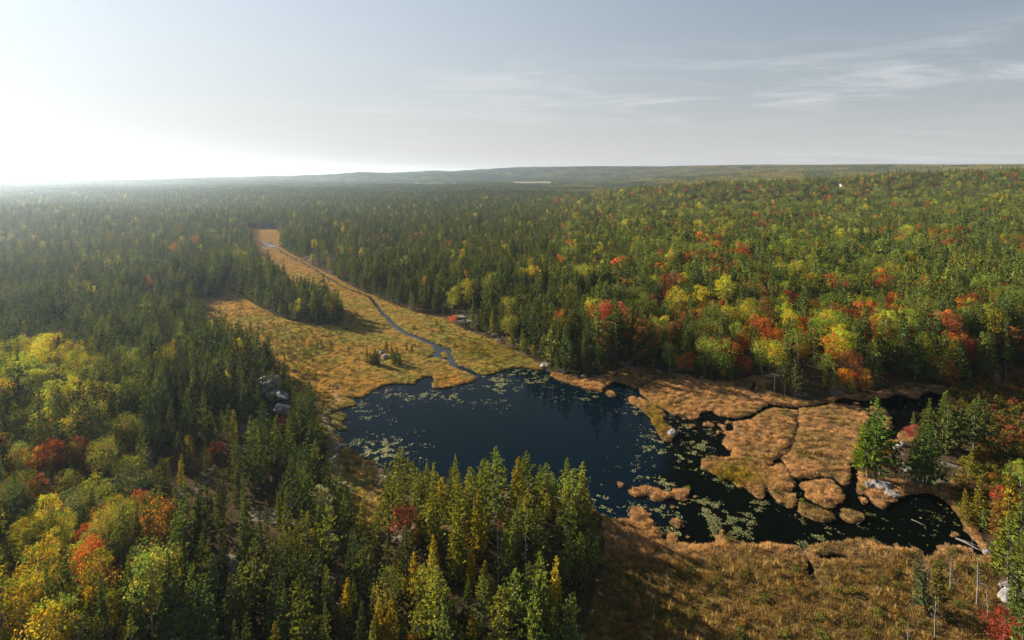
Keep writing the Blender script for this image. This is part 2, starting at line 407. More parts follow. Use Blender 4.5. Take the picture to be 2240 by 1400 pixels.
def flat_mat(name, c1, c2, scale=3.0, rough=0.85, bumpy=0.0, stretch=None):
    m, nt, n, l, out = new_mat(name)
    tcn = n.new('ShaderNodeTexCoord')
    vec = tcn.outputs['Object']
    if stretch:
        mp = n.new('ShaderNodeMapping'); mp.inputs['Scale'].default_value = stretch
        l.new(vec, mp.inputs[0]); vec = mp.outputs[0]
    nz = nd_noise(nt, scale, 5.0, 0.65, vec)
    p = n.new('ShaderNodeBsdfPrincipled')
    l.new(nd_ramp(nt, nz.outputs['Fac'], [(0.3, c1), (0.7, c2)]), p.inputs['Base Color'])
    p.inputs['Roughness'].default_value = rough
    if bumpy:
        b = n.new('ShaderNodeBump'); b.inputs['Strength'].default_value = bumpy; b.inputs['Distance'].default_value = 0.3
        l.new(nz.outputs['Fac'], b.inputs['Height']); l.new(b.outputs[0], p.inputs['Normal'])
    l.new(p.outputs[0], out.inputs['Surface'])
    return m

M_NEEDLE = leaf_mat('needles', 0.28, tcol=(1.35, 1.2, 0.5))
M_LEAF = leaf_mat('leaves', 0.42, tcol=(1.25, 1.1, 0.6), turn=True)
M_FAR = leaf_mat('far_foliage', 0.25, vcol=True, nscale=0.12)
M_GRASS = leaf_mat('sedge', 0.30, tcol=(1.2, 1.05, 0.6))
M_BARK = flat_mat('bark', (0.045, 0.036, 0.028), (0.12, 0.10, 0.08), 4.0, stretch=(1, 1, 0.3))
M_PALEBARK = flat_mat('pale_bark', (0.22, 0.20, 0.16), (0.46, 0.43, 0.37), 3.0, stretch=(1, 1, 2.5))
M_SNAG = flat_mat('weathered_wood', (0.11, 0.10, 0.09), (0.24, 0.215, 0.19), 3.0, stretch=(1, 1, 0.3))

def rock_mat():
    m, nt, n, l, out = new_mat('granite')
    tcn = n.new('ShaderNodeTexCoord')
    big = nd_noise(nt, 0.35, 4.0, 0.6, tcn.outputs['Object'], 0.6)
    fine = nd_noise(nt, 2.6, 6.0, 0.7, tcn.outputs['Object'])
    c = nd_ramp(nt, big.outputs['Fac'], [(0.30, (0.07, 0.066, 0.062)), (0.48, (0.22, 0.20, 0.19)), (0.70, (0.42, 0.36, 0.32))])
    c = nd_mix(nt, 1.0, c, nd_ramp(nt, fine.outputs['Fac'], [(0.32, (0.35, 0.36, 0.35)), (0.55, (1.0, 1.0, 1.0)), (0.75, (1.25, 1.2, 1.15))]), 'MULTIPLY')
    moss = nd_noise(nt, 0.8, 4.0, 0.7, tcn.outputs['Object'], 0.3)
    mf = nd_ramp(nt, moss.outputs['Fac'], [(0.54, (0, 0, 0)), (0.62, (1, 1, 1))])
    c = nd_mix(nt, mf, c, (0.13, 0.085, 0.035))
    p = n.new('ShaderNodeBsdfPrincipled'); l.new(c, p.inputs['Base Color']); p.inputs['Roughness'].default_value = 0.9
    b = n.new('ShaderNodeBump'); b.inputs['Strength'].default_value = 0.8; b.inputs['Distance'].default_value = 0.4
    l.new(fine.outputs['Fac'], b.inputs['Height']); l.new(b.outputs[0], p.inputs['Normal'])
    l.new(p.outputs[0], out.inputs['Surface'])
    return m
M_ROCK = rock_mat()

def ground_mat():
    m, nt, n, l, out = new_mat('ground_cover')
    a = n.new('ShaderNodeAttribute'); a.attribute_name = 'cover'
    tcn = n.new('ShaderNodeTexCoord')
    f1 = nd_noise(nt, 0.9, 6.0, 0.7, tcn.outputs['Object'])
    f2 = nd_noise(nt, 0.06, 4.0, 0.6, tcn.outputs['Object'])
    c = nd_mix(nt, 1.0, a.outputs['Color'], nd_ramp(nt, f1.outputs['Fac'], [(0.25, (0.45, 0.45, 0.45)), (0.75, (1.5, 1.45, 1.4))]), 'MULTIPLY')
    c = nd_mix(nt, 1.0, c, nd_ramp(nt, f2.outputs['Fac'], [(0.3, (0.75, 0.8, 0.75)), (0.7, (1.25, 1.2, 1.2))]), 'MULTIPLY')
    p = n.new('ShaderNodeBsdfDiffuse'); l.new(c, p.inputs['Color'])
    b = n.new('ShaderNodeBump'); b.inputs['Strength'].default_value = 0.7; b.inputs['Distance'].default_value = 0.5
    l.new(f1.outputs['Fac'], b.inputs['Height']); l.new(b.outputs[0], p.inputs['Normal'])
    l.new(p.outputs[0], out.inputs['Surface'])
    return m
M_GROUND = ground_mat()

def water_mat(name, spec, base):
    m, nt, n, l, out = new_mat(name)
    tcn = n.new('ShaderNodeTexCoord')
    mp = n.new('ShaderNodeMapping'); mp.inputs['Scale'].default_value = (1, 0.6, 1); l.new(tcn.outputs['Object'], mp.inputs[0])
    w = nd_noise(nt, 1.4, 3.0, 0.5, mp.outputs[0])
    b = n.new('ShaderNodeBump'); b.inputs['Strength'].default_value = 0.05; b.inputs['Distance'].default_value = 0.05
    l.new(w.outputs['Fac'], b.inputs['Height'])
    p = n.new('ShaderNodeBsdfPrincipled')
    if spec < 0.3:
        sp_ = n.new('ShaderNodeSeparateXYZ'); l.new(tcn.outputs['Object'], sp_.inputs[0])
        nz = nd_noise(nt, 0.09, 4.0, 0.6, tcn.outputs['Object'])
        def mth(op, a, b):
            q = n.new('ShaderNodeMath'); q.operation = op
            for i_, v_ in enumerate((a, b)):
                if isinstance(v_, float): q.inputs[i_].default_value = v_
                else: l.new(v_, q.inputs[i_])
            return q.outputs[0]
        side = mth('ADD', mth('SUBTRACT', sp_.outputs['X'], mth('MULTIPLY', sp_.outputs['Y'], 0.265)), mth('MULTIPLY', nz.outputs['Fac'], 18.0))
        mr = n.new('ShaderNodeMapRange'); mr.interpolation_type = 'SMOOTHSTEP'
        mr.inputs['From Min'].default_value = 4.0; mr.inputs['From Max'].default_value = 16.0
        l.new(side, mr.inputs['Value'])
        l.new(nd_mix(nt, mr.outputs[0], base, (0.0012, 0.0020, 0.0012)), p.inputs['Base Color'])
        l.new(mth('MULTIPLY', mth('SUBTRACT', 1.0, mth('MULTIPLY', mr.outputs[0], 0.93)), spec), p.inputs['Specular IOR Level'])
    else:
        p.inputs['Base Color'].default_value = (*base, 1)
        p.inputs['Specular IOR Level'].default_value = spec
    p.inputs['Roughness'].default_value = 0.25 if spec > 0.3 else 0.03
    p.inputs['IOR'].default_value = 1.33
    l.new(b.outputs[0], p.inputs['Normal']); l.new(p.outputs[0], out.inputs['Surface'])
    return m
M_WATER = water_mat('peaty_water', 0.05, (0.0003, 0.0042, 0.0078))
M_CHANNEL = M_WATER
M_STREAM = water_mat('stream_water', 0.75, (0.002, 0.006, 0.008))

# ------------------------------------------------------------------ ground: one sheet out to the horizon
C_BOG, C_BOG2, C_BOGO = np.array([0.295, 0.220, 0.085]), np.array([0.245, 0.225, 0.075]), np.array([0.35, 0.215, 0.070])
C_REED, C_REED2 = np.array([0.37, 0.225, 0.115]), np.array([0.26, 0.175, 0.08])
C_LITTER, C_MUD, C_PATH = np.array([0.050, 0.036, 0.020]), np.array([0.018, 0.015, 0.010]), np.array([0.22, 0.145, 0.095])
def lerp(a, b, t): return a + (b - a) * np.asarray(t)[..., None]
def bog_colour(x, y):
    """Colour of the open marsh plants: which plants grow where."""
    px, py = to_px(x, y)
    n1 = fbm(x / 9.0, y / 9.0, 21, 4); n2 = fbm(x / 22.0, y / 22.0, 25, 3)
    bog = lerp(np.broadcast_to(C_BOG, (*np.shape(x), 3)), C_BOG2, sstep(0.42, 0.66, n1))
    bog = lerp(bog, C_BOGO, sstep(0.50, 0.66, n2) * 0.6)
    bog = lerp(bog, C_BOGO, np.exp(-((px - 990) / 45) ** 2 - ((py - 835) / 14) ** 2))
    bog = lerp(bog, np.array([0.20, 0.17, 0.035]), np.exp(-((px - 1080) / 90) ** 2 - ((py - 770) / 25) ** 2) * 0.8)
    bog = lerp(bog, np.array([0.26, 0.16, 0.075]), sstep(700, 560, py) * 0.7)
    reed = lerp(np.broadcast_to(C_REED, (*np.shape(x), 3)), C_REED2, sstep(0.45, 0.65, n1))
    olive = np.array([0.20, 0.15, 0.018])
    reed = lerp(reed, olive, np.exp(-((px - 1600) / 75) ** 2 - ((py - 1045) / 28) ** 2))
    reed = lerp(reed, olive, np.exp(-((px - 1435) / 40) ** 2 - ((py - 925) / 45) ** 2) * 0.8)
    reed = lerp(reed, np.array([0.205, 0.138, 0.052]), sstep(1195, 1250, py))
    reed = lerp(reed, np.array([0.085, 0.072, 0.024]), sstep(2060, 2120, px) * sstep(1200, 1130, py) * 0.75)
    w = sstep(1190, 1240, px + (py - 830) * 0.3)
    return lerp(bog, reed, w)
def field_mask(x, y):
    """Two hay fields cleared in the far woods."""
    w = 160 * (fbm(x / 260.0, y / 400.0, 131, 3) - 0.5)
    a = sstep(-0.245, -0.235, x / y) * sstep(-0.09, -0.10, x / y + w / 9000) * sstep(2760, 2800, y + w) * sstep(3620, 3580, y + w * 2)
    b = sstep(-0.01, 0.0, x / y) * sstep(0.085, 0.075, x / y + w / 9000) * sstep(2980, 3020, y - w) * sstep(4000, 3960, y + w * 2)
    return np.maximum(a, b)
def build_ground():
    a_f = np.radians(np.arange(-47.0, 47.01, 0.17))
    a_c = np.radians(np.arange(53.0, 307.1, 6.0))
    ang = np.concatenate([a_f, a_c]); na = len(ang)
    r = [4.0, 30.0, 60.0, 78.0]
    while r[-1] < 450: r.append(r[-1] * (1.0034 if r[-1] > 86 else 1.02))
    while r[-1] < 850: r.append(r[-1] * 1.006)
    while r[-1] < 15000: r.append(r[-1] * 1.013)
    r = np.array(r); nr = len(r)
    A, R = np.meshgrid(ang, r)
    x = (np.sin(A) * R).ravel(); y = (np.cos(A) * R).ravel()
    fwd = np.maximum(y, 1.0)
    z = height(x, np.where(y > 1, y, 1.0) * 1.0)
    z = np.where(y < 40, np.minimum(z, 3.0), z)
    op = samp(opn, x, y, 0.0); f = land_at(x, y); pm = samp(path_m, x, y, 0.0)
    cov = np.broadcast_to(C_LITTER, (len(x), 3)).copy()
    wood = lerp(np.broadcast_to(C_LITTER, (len(x), 3)), np.array([0.26, 0.23, 0.20]), sstep(0.66, 0.72, fbm(x / 7.0, y / 7.0, 31, 3)) * 0.35)
    far = lerp(np.broadcast_to(np.array([0.040, 0.052, 0.018]), (len(x), 3)), np.array([0.10, 0.085, 0.022]), sstep(0.45, 0.65, fbm(x / 60.0, y / 90.0, 33, 4)))
    cov = lerp(wood, far, sstep(900, 1800, np.hypot(x, y)))
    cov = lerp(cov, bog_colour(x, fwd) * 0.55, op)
    cov = lerp(cov, C_PATH, pm * sstep(0.3, 0.55, fbm(x, y, 41, 2)))
    cov = lerp(cov, C_MUD, sstep(0.72, 0.5, f))
    cov = lerp(cov, np.array([0.20, 0.175, 0.095]), field_mask(x, fwd) * (y > 1))
    i, j = np.meshgrid(np.arange(na), np.arange(nr - 1)); i = i.ravel(); j = j.ravel(); i2 = (i + 1) % na
    faces = np.stack([j * na + i, (j + 1) * na + i, (j + 1) * na + i2, j * na + i2], 1)[:, ::-1]
    v = np.stack([x, y, z], 1)
    c4 = np.concatenate([cov, np.ones((len(x), 1))], 1).astype(np.float32)
    m = mesh_np('ground', v, faces, [M_GROUND], smooth=True, attrs={'cover': ('FLOAT_COLOR', 'POINT', c4)})
    link('ground', m, kind='structure', label='rolling forest floor and orange brown marsh running out to the horizon')
build_ground()

# ------------------------------------------------------------------ water: sheets butted end to end, the banks rise through them
def sheet(name, xs, ys, z, label, mat=None, slant=(0, 0)):
    nx = 8; ny = 8
    U, Y = np.meshgrid(np.linspace(0, 1, nx), np.linspace(*ys, ny))
    XA = xs[0] + slant[0] * Y; XB = xs[1] + slant[1] * Y; X = XA + (XB - XA) * U
    v = np.stack([X.ravel(), Y.ravel(), np.full(X.size, z)], 1)
    i, j = np.meshgrid(np.arange(nx - 1), np.arange(ny - 1)); i = i.ravel(); j = j.ravel()
    f = np.stack([j * nx + i, j * nx + i + 1, (j + 1) * nx + i + 1, (j + 1) * nx + i], 1)
    link(name, mesh_np(name, v, f, [mat or M_WATER]), kind='structure', label=label)
sheet('pond', (-110, 0), (100, 229), 0.0, 'dark blue open pond fringed by lily pads', None, (0, 0.30))
sheet('marsh_channel', (0, 175), (100, 229), 0.0, 'black water winding between the brown reed beds', M_CHANNEL, (0.30, 0))
sheet('stream', (-110, 60), (229, 395), 0.0, 'narrow stream curving through the golden bog into the pond', M_STREAM)
sheet('far_pool', (-330, -60), (560, 720), 0.0, 'small bright pools at the far end of the bog', M_STREAM)
sheet('distant_lake', (-10000, -2500), (5200, 11000), -6.0, 'pale lake shining under the sun at the horizon', M_STREAM)

# ------------------------------------------------------------------ plant shapes
def unit(v): return v / (np.linalg.norm(v, axis=-1, keepdims=True) + 1e-9)
class Soup:
    """Loose triangles (leaves, needle sprays) and tapered tubes, gathered into one mesh."""
    def __init__(s): s.v = []; s.n = 0; s.f = []; s.m = []; s.c = []
    def tris(s, V, mi, shade=None):
        k = len(V)
        s.v.append(V.reshape(-1, 3)); s.f.append(np.arange(s.n, s.n + 3 * k).reshape(-1, 3)); s.m.append(np.full(k, mi)); s.n += 3 * k
    def tube(s, pts, rad, mi, sides=5):
        pts = np.asarray(pts, float); k = len(pts)
        a = np.linspace(0, 2 * math.pi, sides, endpoint=False)
        ring = []
        for i in range(k):
            t = unit(pts[min(i + 1, k - 1)] - pts[max(i - 1, 0)])
            u = unit(np.cross(t, [0.31, 0.95, 0.05] if abs(t[2]) > 0.5 else [0, 0, 1])); w = np.cross(t, u)
            ring.append(pts[i] + rad[i] * (np.cos(a)[:, None] * u + np.sin(a)[:, None] * w))
        s.v.append(np.concatenate(ring)); F = []
        for i in range(k - 1):
            for j in range(sides):
                j2 = (j + 1) % sides; A = s.n + i * sides; B = A + sides
                F += [(A + j, A + j2, B + j2), (A + j, B + j2, B + j)]
        s.f.append(np.array(F)); s.m.append(np.full(len(F), mi)); s.n += k * sides
    def mesh(s, name, mats):
        return mesh_np(name, np.concatenate(s.v), np.concatenate(s.f), mats, np.concatenate(s.m))
def sprays(R, base, direc, length, width, spread, k):
    """k thin triangles at each base, fanning round direc."""
    n = len(base)
    b = np.repeat(base, k, 0); d = np.repeat(direc, k, 0); L = np.repeat(length, k)
    d = unit(d + R.normal(0, spread, (n * k, 3)))
    side = unit(np.cross(d, R.normal(0, 1, (n * k, 3))))
    L = L * R.uniform(0.7, 1.25, n * k); W = L * width
    tip = b + d * L[:, None]; mid = b + d * (L * 0.35)[:, None]
    return np.stack([b + side * 0.0 - d * (0.1 * L)[:, None], mid + side * W[:, None], tip], 1), np.stack([b - d * (0.1 * L)[:, None], tip, mid - side * W[:, None]], 1)
def leafquads(R, c, size, normal):
    n = len(c)
    nn = unit(normal + R.normal(0, 0.75, (n, 3)))
    u = unit(np.cross(nn, R.normal(0, 1, (n, 3)))); w = np.cross(nn, u)
    s = (size * R.uniform(0.6, 1.35, n))[:, None]
    a = c - u * s * 0.55; b = c + w * s * 0.42 - u * s * 0.05; d = c + u * s * 0.6 + nn * s * 0.15; e = c - w * s * 0.42
    return np.stack([a, b, d], 1), np.stack([a, d, e], 1)

def conifer(seed, H, prof, whorls, per, reach, droop, tuft, k, base=0.08, width=0.16, irregular=0.25, spread=0.35, up=0.25, lo=False):
    """A whorled tree: returns (crown Soup, trunk Soup)."""
    R = np.random.default_rng(seed)
    cr, tr = Soup(), Soup()
    lean = R.normal(0, 0.012 * H, 2)
    def axis(t): return np.array([lean[0] * t * t, lean[1] * t * t, t * H])
    rt = 0.012 * H
    tr.tube([axis(t) for t in (-0.06, 0.15, 0.45, 0.75, 0.97)], [rt * 1.3, rt, rt * 0.75, rt * 0.42, rt * 0.06], 1, 5)
    B, D, L = [], [], []
    hs = base + (1 - base) * (np.linspace(0, 1, whorls) ** 0.9)
    for wi, t in enumerate(hs):
        n = max(3, int(per * (1.0 - 0.35 * t)))
        ph = R.uniform(0, 6.28)
        for b in range(n):
            a = ph + b * 2 * math.pi / n + R.normal(0, 0.22)
            ln = prof(t) * reach * H * max(0.25, 1 + R.normal(0, irregular))
            if R.random() < 0.06: continue
            o = axis(min(0.99, t + R.normal(0, 0.012)))
            el = droop(t) + R.normal(0, 0.08)
            d = np.array([math.cos(a) * math.cos(el), math.sin(a) * math.cos(el), math.sin(el)])
            if not lo and ln > 0.14 * H: tr.tube([o, o + d * ln * 0.55, o + d * ln * 0.9 + np.array([0, 0, up * 0.12 * ln])], [rt * 0.32, rt * 0.2, rt * 0.06], 1, 3)
            m = max(2, int(ln / tuft * 0.95))
            for q in range(m):
                u = 0.22 + 0.78 * (q + R.uniform(0.1, 0.9)) / m
                p = o + d * ln * u + np.array([0, 0, up * 0.16 * ln * u * u]) + R.normal(0, 0.10 * tuft, 3)
                side = R.normal(0, 0.55, 3); side[2] *= 0.35
                B.append(p); D.append(d * 0.9 + side + np.array([0, 0, up])); L.append(tuft * (0.75 + 0.6 * (1 - u)) * (1.0 if t < 0.62 else max(0.38, 1.0 - (t - 0.62) * 1.7)))
    for q in range(4):
        B.append(axis(0.93 + 0.018 * q)); D.append(np.array([0, 0, 4.0])); L.append(tuft * 0.6)
    t1, t2 = sprays(R, np.array(B), unit(np.array(D)), np.array(L), width, spread, k)
    cr.tris(t1, 0); cr.tris(t2, 0)
    return cr, tr

def broadleaf(seed, H, crown_base, rad, lobes, per, leaf, shape='round', trunk_r=0.011, lo=False):
    R = np.random.default_rng(seed)
    cr, tr = Soup(), Soup()
    bend = R.normal(0, 0.03 * H, 2)
    def axis(t): return np.array([bend[0] * t, bend[1] * t * t, t * H])
    rt = trunk_r * H
    tr.tube([axis(t) for t in (-0.06, 0.2, 0.5, 0.82)], [rt * 1.4, rt, rt * 0.75, rt * 0.2], 1, 5)
    Q, N, S = [], [], []
    for i in range(lobes):
        t = (i + 0.5) / lobes
        if shape == 'tall':
            hh = crown_base + (0.95 - crown_base) * t; rr = rad * H * (0.35 + 0.65 * math.sin(math.pi * min(1, (0.16 + 0.80 * t)))) * 0.62
        else:
            hh = crown_base + (0.90 - crown_base) * (0.12 + 0.88 * t); rr = rad * H * math.sqrt(max(0.05, 1 - (1.7 * t - 0.75) ** 2 * 0.8)) * 0.66
        a = i * 2.399 + R.normal(0, 0.4)
        c = axis(hh) + np.array([math.cos(a) * rr, math.sin(a) * rr, R.normal(0, 0.02 * H)])
        lr = rad * H * R.uniform(0.40, 0.66) * (0.72 if t > 0.85 else 1.0)
        o = axis(max(0.18, hh - 0.16))
        if not lo: tr.tube([o, (o + c) / 2 + R.normal(0, 0.01 * H, 3), c], [rt * 0.45, rt * 0.28, rt * 0.08], 1, 3)
        n = int(per * R.uniform(0.75, 1.25))
        v = unit(R.normal(0, 1, (n, 3)))
        keep = v[:, 2] > -0.55 - 0.3 * R.random(n); v = v[keep]; n = len(v)
        wob = 1 + 0.28 * np.sin(v[:, 0] * 5 + i) * np.sin(v[:, 1] * 5 - i) + R.normal(0, 0.10, n)
        rr2 = lr * wob * (0.45 + 0.55 * R.random(n) ** 0.45)
        p = c + v * rr2[:, None] * np.array([1, 1, 0.86])
        Q.append(p); N.append(v + np.array([0, 0, 0.35])); S.append(np.full(n, leaf))
    t1, t2 = leafquads(R, np.concatenate(Q), np.concatenate(S), np.concatenate(N))
    cr.tris(t1, 0); cr.tris(t2, 0)
    return cr, tr

def snag(seed, H, limbs=16):
    R = np.random.default_rng(seed); tr = Soup()
    rt = 0.011 * H
    tr.tube([(0, 0, -0.5), (0.02 * H, 0, 0.4 * H), (0.01 * H, 0.02 * H, 0.8 * H), (0.03 * H, 0.02 * H, H)], [rt * 1.3, rt, rt * 0.6, rt * 0.12], 0, 5)
    lb = Soup()
    for i in range(limbs):
        t = R.uniform(0.3, 0.96); a = R.uniform(0, 6.28); ln = H * R.uniform(0.06, 0.17) * (1.15 - t * 0.7)
        o = np.array([0.02 * H * t, 0.015 * H * t, t * H]); d = np.array([math.cos(a), math.sin(a), R.uniform(-0.1, 0.6)])
        e = o + d * ln
        lb.tube([o, o + d * ln * 0.5 + R.normal(0, 0.02 * ln, 3), e], [rt * 0.30, rt * 0.2, rt * 0.06], 0, 3)
        for q in range(2):
            d2 = unit(d + R.normal(0, 0.6, 3)); s0 = o + d * ln * R.uniform(0.4, 0.9)
            lb.tube([s0, s0 + d2 * ln * 0.4], [rt * 0.14, rt * 0.05], 0, 3)
    return lb, tr

pine_prof = lambda t: max(0.06, (1 - t) ** 0.62) * (0.62 + 0.38 * min(1.0, t * 4))
spruce_prof = lambda t: max(0.05, (1 - t) ** 0.85) * (0.7 + 0.3 * min(1, t * 6))
cedar_prof = lambda t: max(0.06, (1 - t) ** 0.55) * (0.75 + 0.25 * min(1, t * 5))
def make(sp, seed, lod):
    """lod 0: near tree, 1: middle distance, 2: far"""
    H = 10.0
    hi = lod == 0; lo = lod > 0
    tf = (1.0, 1.55, 2.6)[lod]; kk = (4, 3, 2)[lod]
    if sp == 'pine':
        return conifer(seed, H, pine_prof, (15, 12, 9)[lod], (7, 6, 5)[lod], 0.195, lambda t: 0.02 + 0.45 * t, 0.52 * tf, kk + 1, base=0.16, width=0.27, irregular=0.34, spread=0.42, up=0.45, lo=lo)
    if sp == 'spruce':
        return conifer(seed, H, spruce_prof, (24, 15, 9)[lod], (8, 6, 5)[lod], 0.140, lambda t: -0.32 + 0.75 * t * t, 0.42 * tf, kk, base=0.05, width=0.30, irregular=0.2, spread=0.38, up=0.05, lo=lo)
    if sp == 'cedar':
        return conifer(seed, H, cedar_prof, (24, 14, 9)[lod], (8, 6, 5)[lod], 0.150, lambda t: 0.30 + 0.5 * t, 0.40 * tf, kk, base=0.04, width=0.36, irregular=0.22, spread=0.45, up=0.5, lo=lo)
    if sp == 'aspen':
        return broadleaf(seed, H, 0.30, 0.235, (13, 11, 7)[lod], (210, 60, 22)[lod], (0.205, 0.40, 0.78)[lod], 'tall', 0.009, lo)
    if sp == 'maple':
        return broadleaf(seed, H, 0.24, 0.29, (12, 10, 7)[lod], (230, 64, 22)[lod], (0.215, 0.43, 0.82)[lod], 'tall' if seed % 3 == 0 else 'round', 0.010, lo)
    if sp == 'oak':
        return broadleaf(seed, H, 0.24, 0.36, (14, 11, 8)[lod], (220, 66, 22)[lod], (0.24, 0.47, 0.88)[lod], 'round', 0.012, lo)
SPECIES = ['pine', 'spruce', 'cedar', 'aspen', 'maple', 'oak']
LEAFM = {'pine': M_NEEDLE, 'spruce': M_NEEDLE, 'cedar': M_NEEDLE, 'aspen': M_LEAF, 'maple': M_LEAF, 'oak': M_LEAF}
BARKM = {'pine': M_BARK, 'spruce': M_BARK, 'cedar': M_BARK, 'aspen': M_PALEBARK, 'maple': M_BARK, 'oak': M_BARK}
NVAR = 7
NEAR = {}; MID = {}; FAR = {}
def joined(cr, tr, name, mats):
    s = Soup(); s.n = cr.n + tr.n
    s.v = cr.v + tr.v; s.f = cr.f + [f + cr.n for f in tr.f]; s.m = cr.m + tr.m
    return s.mesh(name, mats)
for si, sp in enumerate(SPECIES):
    for v in range(NVAR):
        cr, tr = make(sp, 100 * si + v, 0)
        NEAR[sp, v] = (cr.mesh(sp + '_crown', [LEAFM[sp]]), tr.mesh(sp + '_trunk', [BARKM[sp], BARKM[sp]]))
        cr, tr = make(sp, 100 * si + 20 + v, 1)
        MID[sp, v] = joined(cr, tr, sp + '_mid', [LEAFM[sp], BARKM[sp]])
    for v in range(3):
        cr, tr = make(sp, 100 * si + 40 + v, 2)
        FAR[sp, v] = cr

# groves for the far hills: a dozen or more trees each, every tree a tint of its own within the grove
def grove(seed, size, n, mix):
    R = np.random.default_rng(seed); V = []; C = []
    for i in range(n):
        sp = SPECIES[R.choice(6, p=mix)]
        cr = FAR[sp, R.integers(3)]
        v = np.concatenate(cr.v); f = np.concatenate(cr.f)
        tri = v[f]                                          # (k,3,3)
        a = R.uniform(0, 6.28); h = R.uniform(0.95, 1.5) * (0.95 if sp in ('aspen', 'maple', 'oak') else 1.05); w = h * R.uniform(0.95, 1.3)
        rot = np.array([[math.cos(a), -math.sin(a), 0], [math.sin(a), math.cos(a), 0], [0, 0, 1]])
        tri = tri @ rot.T * np.array([w, w, h]) + np.array([R.uniform(-size / 2, size / 2), R.uniform(-size / 2, size / 2), -1.0])
        col = np.array({'pine': (0.85, 0.95, 0.9), 'spruce': (0.75, 0.86, 0.85), 'cedar': (1.0, 1.05, 0.8), 'aspen': (2.2, 1.9, 0.9), 'maple': (2.5, 1.35, 0.6), 'oak': (1.6, 1.45, 0.85)}[sp]) * R.uniform(0.7, 1.35)
        V.append(tri); C.append(np.repeat(col[None], len(tri), 0))
    V = np.concatenate(V); C = np.concatenate(C)
    c4 = np.concatenate([C, np.ones((len(C), 1))], 1).astype(np.float32)
    return mesh_np('grove', V.reshape(-1, 3), np.arange(len(V) * 3).reshape(-1, 3), [M_FAR], attrs={'vc': ('FLOAT_COLOR', 'FACE', c4)})

# ------------------------------------------------------------------ scattering (one object of kind stuff, drawn by geometry nodes)
def scatter(name, protos, pos, rot, scl, tint, idx, label, kind='stuff'):
    pc = bpy.data.collections.new(name + '_shapes')
    for i, me in enumerate(protos):
        pc.objects.link(bpy.data.objects.new('%s_shape_%03d' % (name, i), me))
    n = len(pos)
    m = bpy.data.meshes.new(name)
    m.vertices.add(n); m.vertices.foreach_set('co', np.ascontiguousarray(pos, np.float32).ravel())
    for an, ty, data in (('rot', 'FLOAT_VECTOR', rot), ('scl', 'FLOAT_VECTOR', scl), ('tint', 'FLOAT_VECTOR', tint)):
        a = m.attributes.new(an, ty, 'POINT'); a.data.foreach_set('vector', np.ascontiguousarray(data, np.float32).ravel())
    a = m.attributes.new('idx', 'INT', 'POINT'); a.data.foreach_set('value', np.ascontiguousarray(idx, np.int32))
    o = link(name, m, kind=kind, label=label)
    ng = bpy.data.node_groups.new(name + '_nodes', 'GeometryNodeTree')
    ng.interface.new_socket('Geometry', in_out='INPUT', socket_type='NodeSocketGeometry')
    ng.interface.new_socket('Geometry', in_out='OUTPUT', socket_type='NodeSocketGeometry')
    N, L = ng.nodes, ng.links
    gi, go = N.new('NodeGroupInput'), N.new('NodeGroupOutput')
    ci = N.new('GeometryNodeCollectionInfo'); ci.inputs['Collection'].default_value = pc
    ci.inputs['Separate Children'].default_value = True; ci.inputs['Reset Children'].default_value = True
    ip = N.new('GeometryNodeInstanceOnPoints'); ip.inputs['Pick Instance'].default_value = True
    def attr(nm, ty):
        a = N.new('GeometryNodeInputNamedAttribute'); a.data_type = ty; a.inputs['Name'].default_value = nm
        return a.outputs['Attribute']
    e = N.new('FunctionNodeEulerToRotation')
    L.new(attr('rot', 'FLOAT_VECTOR'), e.inputs[0])
    L.new(gi.outputs[0], ip.inputs['Points']); L.new(ci.outputs[0], ip.inputs['Instance'])
    L.new(attr('idx', 'INT'), ip.inputs['Instance Index']); L.new(e.outputs[0], ip.inputs['Rotation'])
    L.new(attr('scl', 'FLOAT_VECTOR'), ip.inputs['Scale'])
    L.new(ip.outputs[0], go.inputs[0])
    md = o.modifiers.new('scatter', 'NODES'); md.node_group = ng
    return o

